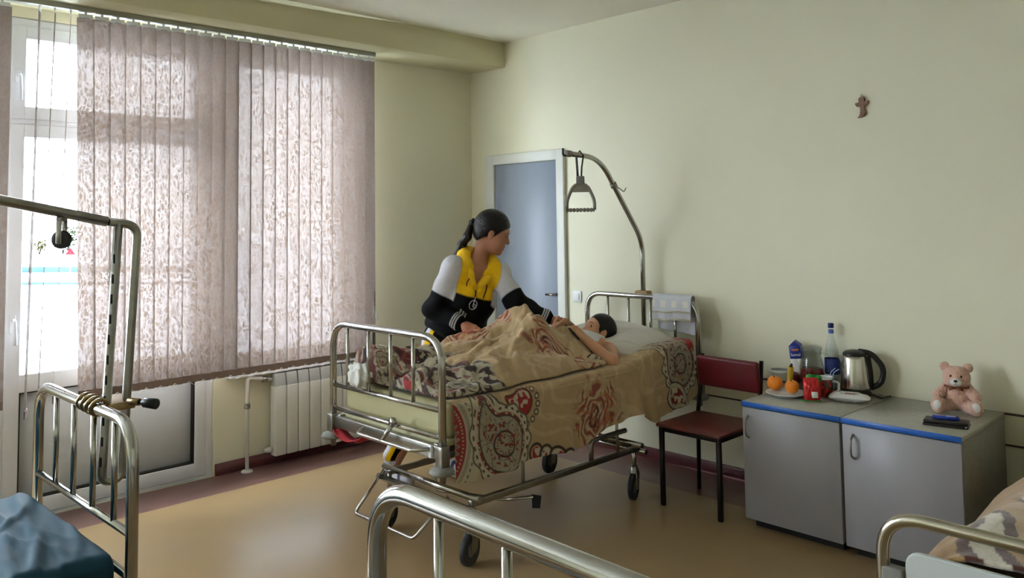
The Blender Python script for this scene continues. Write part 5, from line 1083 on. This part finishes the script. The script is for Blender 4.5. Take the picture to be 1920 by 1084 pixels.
# wipes pack
wa, wb = at(1552, 754), at(1624, 758); wc = (wa+wb)/2; ang_ = math.atan2(wb[1]-wa[1], wb[0]-wa[0]); O = (wc[0], wc[1]+.035, CZ); wp = thing('wet_wipes_pack', 'flat white pack of wet wipes beside the kettle', 'wipes pack', O)
WM_ = Tm((O[0], O[1], CZ+.0245), ang_-.15) @ Matrix.Rotation(PI/2, 4, 'X'); pillow_bag('pouch', wp, O, WM_, .20, .095, .045, mat('wipes_white', (218, 216, 214), .45, var=.03), pinch=.05)
MB().rbox((-.045, -.028, .0), (.045, .028, .004), .002, 1, Tm((O[0], O[1], CZ+.044), ang_-.15)).build('flap', mat('flap_grey', (190, 186, 184), .5, var=.1, vscale=40), wp, O)
MB().rbox((-.02, -.03, .0), (.03, -.018, .0045), .001, 1, Tm((O[0], O[1], CZ+.0445), ang_-.15)).build('print_mark', mat('print_pink', (150, 110, 104), .6), wp, O)
# wallet and blue phone
wl, wr2 = at(1730, 797), at(1806, 806); wc = (wl+wr2)/2; ang_ = math.atan2(wr2[1]-wl[1], wr2[0]-wl[0]); O = (wc[0], wc[1]+.03, CZ)
t_ = thing('wallet', 'black leather wallet lying on the cabinet edge', 'wallet', O); WMx = Tm((O[0], O[1]+.02, CZ), ang_); LEA = mat('black_leather', (24, 20, 18), .45, var=.2, vscale=40, bump=.15, bscale=120)
MB().rbox((-.092, -.048, .001), (.092, .048, .012), .005, 3, WMx).build('back_cover', LEA, t_, O); MB().rbox((-.09, -.047, .012), (.09, .047, .026), .006, 3, WMx).build('front_cover', LEA, t_, O); MB().lathe([(0, 0), (.005, 0), (.005, .003), (0, .004)], 10, WMx @ Tm((.083, -.048, .01), 0, PI/2)).build('stud', STEEL, t_, O)
O2 = (O[0], O[1]+.025, CZ+.027); t_ = thing('blue_phone', 'small blue phone lying on top of the black wallet', 'phone', O2); M2 = Tm((O2[0]-.005, O2[1]+.005, O2[2]), ang_+.12)
MB().rbox((-.055, -.022, .0), (.055, .022, .013), .005, 3, M2).build('case', mat('phone_blue', (28, 50, 140), .25, var=.1), t_, O2); MB().rbox((.0, -.014, .0125), (.04, .014, .0138), .0006, 1, M2).build('screen', mat('phone_screen', (150, 170, 210), .15), t_, O2)

# ------------------------------------------------------------------ teddy bear
bc = at(1802, 770); O = (3.735, -.155, CZ); td = thing('teddy_bear', 'pink plush teddy bear sitting against the wall', 'teddy bear', O)
fc = nrm_(V3(.25, -1, 0)); lf_ = np.array([-fc[1], fc[0], 0]); A_ = np.array([fc, lf_, [0, 0, 1]]); TBp = lambda f, l, u: V3(*O)+A_.T @ V3(f, l, u)
S_ = SDF(); S_.ell(TBp(0, 0, .072), (.055, .058, .068), A_, .02); S_.ell(TBp(.012, 0, .165), (.055, .060, .055), A_, .012)
for l in (-1, 1):
    S_.ell(TBp(-.0, l*.050, .212), (.016, .022, .022), A_, .008); S_.cone(TBp(.005, l*.045, .115), TBp(.045, l*.082, .082), .024, .023, .012)
    S_.cone(TBp(.02, l*.040, .032), TBp(.072, l*.075, .034), .030, .030, .012); S_.ell(TBp(.082, l*.080, .040), (.020, .030, .038), A_, .010)
S_.ell(TBp(.060, 0, .152), (.024, .030, .022), A_, .010)
def fur(P): return .0028*np.sin(P[:, 0]*410+2*np.sin(P[:, 2]*260))*np.sin(P[:, 1]*380+1.5*np.sin(P[:, 0]*300))*np.sin(P[:, 2]*430)*1.6
Vd, Fd = S_.mesh(.0030, disp=fur); obj_np('plush_body', Vd, Fd, mat('pink_plush', (226, 178, 156), .95, var=.10, vscale=120, sheen=.7, bump=.6, bscale=350), td, off=O)
PADW = mat('pad_white', (226, 222, 216), .9)
for l in (-1, 1):
    Sp = SDF().ell(TBp(.096, l*.081, .042), (.010, .020, .025), A_, .01); Vp, Fp = Sp.mesh(.004); obj_np('foot_pad', Vp, Fp, PADW, td, off=O)
    MB().lathe([(0, -.006), (.0045, -.004), (.0058, 0), (.0045, .004), (0, .006)], 12, Tm(TBp(.060, l*.022, .178))).build('eye', BLACK, td, O)
Sp = SDF().ell(TBp(.071, 0, .152), (.018, .026, .019), A_, .01); Vp, Fp = Sp.mesh(.004); mz = obj_np('muzzle', Vp, Fp, PADW, td, off=O)
Sp = SDF().ell(TBp(.089, 0, .160), (.006, .009, .006), A_, .01); Vp, Fp = Sp.mesh(.002); obj_np('nose', Vp, Fp, BLACK, mz, off=O)
MB().tube([TBp(.0895, 0, .156), TBp(.0885, 0, .146), TBp(.083, .010, .140)], .0011, 6).tube([TBp(.0885, 0, .146), TBp(.083, -.010, .140)], .0011, 6).build('mouth', BLACK, mz, O)
MB().tube([TBp(.010+.052*math.cos(a), .054*math.sin(a), .124) for a in [i*PI/12 for i in range(24)]], .006, 8, closed=True).tube([TBp(.066, 0, .126), TBp(.075, .03, .116), TBp(.068, .012, .124)], .005, 6).tube([TBp(.066, 0, .126), TBp(.075, -.03, .116), TBp(.068, -.012, .124)], .005, 6).build('neck_bow', mat('bow_brown', (128, 74, 40), .7), td, O)

# ------------------------------------------------------------------ outside the balcony door
SNOW = mat('snow', (238, 242, 250), .8, var=.03, vscale=.3); GZ = -.8
struct(MB().box((-120, -90, GZ-.2), (-.4, 60, GZ)).build('snow_ground', SNOW), 'sunlit snow outside the window')
KERB_SHADE = mat('snow_shade_blue', (36, 50, 62), .9, var=.1, vscale=2, spec=0)  # blue shadow bands on the snow, put into the colour of these strips
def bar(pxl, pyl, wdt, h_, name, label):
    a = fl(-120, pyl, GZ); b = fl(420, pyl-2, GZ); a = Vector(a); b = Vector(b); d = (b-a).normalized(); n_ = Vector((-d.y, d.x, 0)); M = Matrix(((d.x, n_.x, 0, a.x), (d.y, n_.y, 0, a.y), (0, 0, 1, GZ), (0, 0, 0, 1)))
    o = MB().rbox((0, 0, 0), ((b-a).length, wdt, h_), .03, 1, M).build(name, KERB_SHADE, None, tuple(a)); o.location = a; return tag(o, label, 'kerb_shade')
bar(0, 535, .4, .09, 'kerb_shade', 'low ledge across the snow, blue shadow put into its colour'); bar(0, 512, .5, .28, 'barrier_shade', 'roadside ledge outside the door, blue snow shadow put into its colour')
def bush(px, py, r, col, label, sd, n=260):
    c = fl(px, py, GZ); rs_ = np.random.RandomState(sd); t_ = thing('bush', label, 'bush', tuple(c)); V = []; F_ = []
    for i in range(n):
        d = rs_.normal(size=3); d /= np.linalg.norm(d); p = c+V3(0, 0, r*1.05)+d*r*rs_.uniform(.4, 1)*V3(1, 1, 1.0); a = rs_.normal(size=3); a /= np.linalg.norm(a); b = np.cross(a, d); s_ = r*.16; k_ = len(V); V += [p+a*s_, p+b*s_*.5, p-a*s_, p-b*s_*.5]; F_.append((k_, k_+1, k_+2, k_+3))
    MB().add(V, F_).build('foliage', mat('leaves_%d' % sd, col, .9, var=.4, vscale=3, spec=0), t_, tuple(c)); mb = MB()
    for k_ in range(5): mb.tube([c, c+V3(.3*r*math.cos(k_*1.3), .3*r*math.sin(k_*1.3), r*1.2)], [r*.05, r*.02], 6)
    mb.build('stems', mat('bark', (16, 12, 10), .9, spec=0), t_, tuple(c))
bush(74, 478, .75, (28, 26, 8), 'yellowing bush seen through the balcony door', 3); bush(118, 477, .85, (12, 21, 18), 'dark green bush seen through the balcony door', 4); bush(128, 470, 1.25, (17, 26, 13), 'taller pale green bush behind the red sign', 5)
c = fl(131, 512, GZ); sg = thing('warning_sign', 'red triangular warning sign on a post in the snow', 'sign', tuple(c)); dist = np.linalg.norm(c-CAM); vd = nrm_(np.array([CAM[0]-c[0], CAM[1]-c[1], 0])); zs = CAM[2]+(ray(131, 472)[2])*np.dot(c-CAM, fw)
zs = float((CAM+ray(131, 478)*np.dot(c-CAM, fw))[2]); zt_ = float((CAM+ray(131, 464)*np.dot(c-CAM, fw))[2]); hs = zt_-zs
SMx = Tm((c[0], c[1], zs), math.atan2(vd[1], vd[0])+PI/2); MB().prism([(-hs*.65, 0), (hs*.65, 0), (0, hs)], .03, SMx @ Matrix(((1,0,0,0),(0,0,-1,0),(0,1,0,0),(0,0,0,1)))).build('sign_plate', mat('sign_red', (120, 12, 18), .9, spec=0), sg, tuple(c)); MB().tube([tuple(c), (c[0], c[1], zs+.05)], .03, 8).build('post', STEEL, sg, tuple(c))
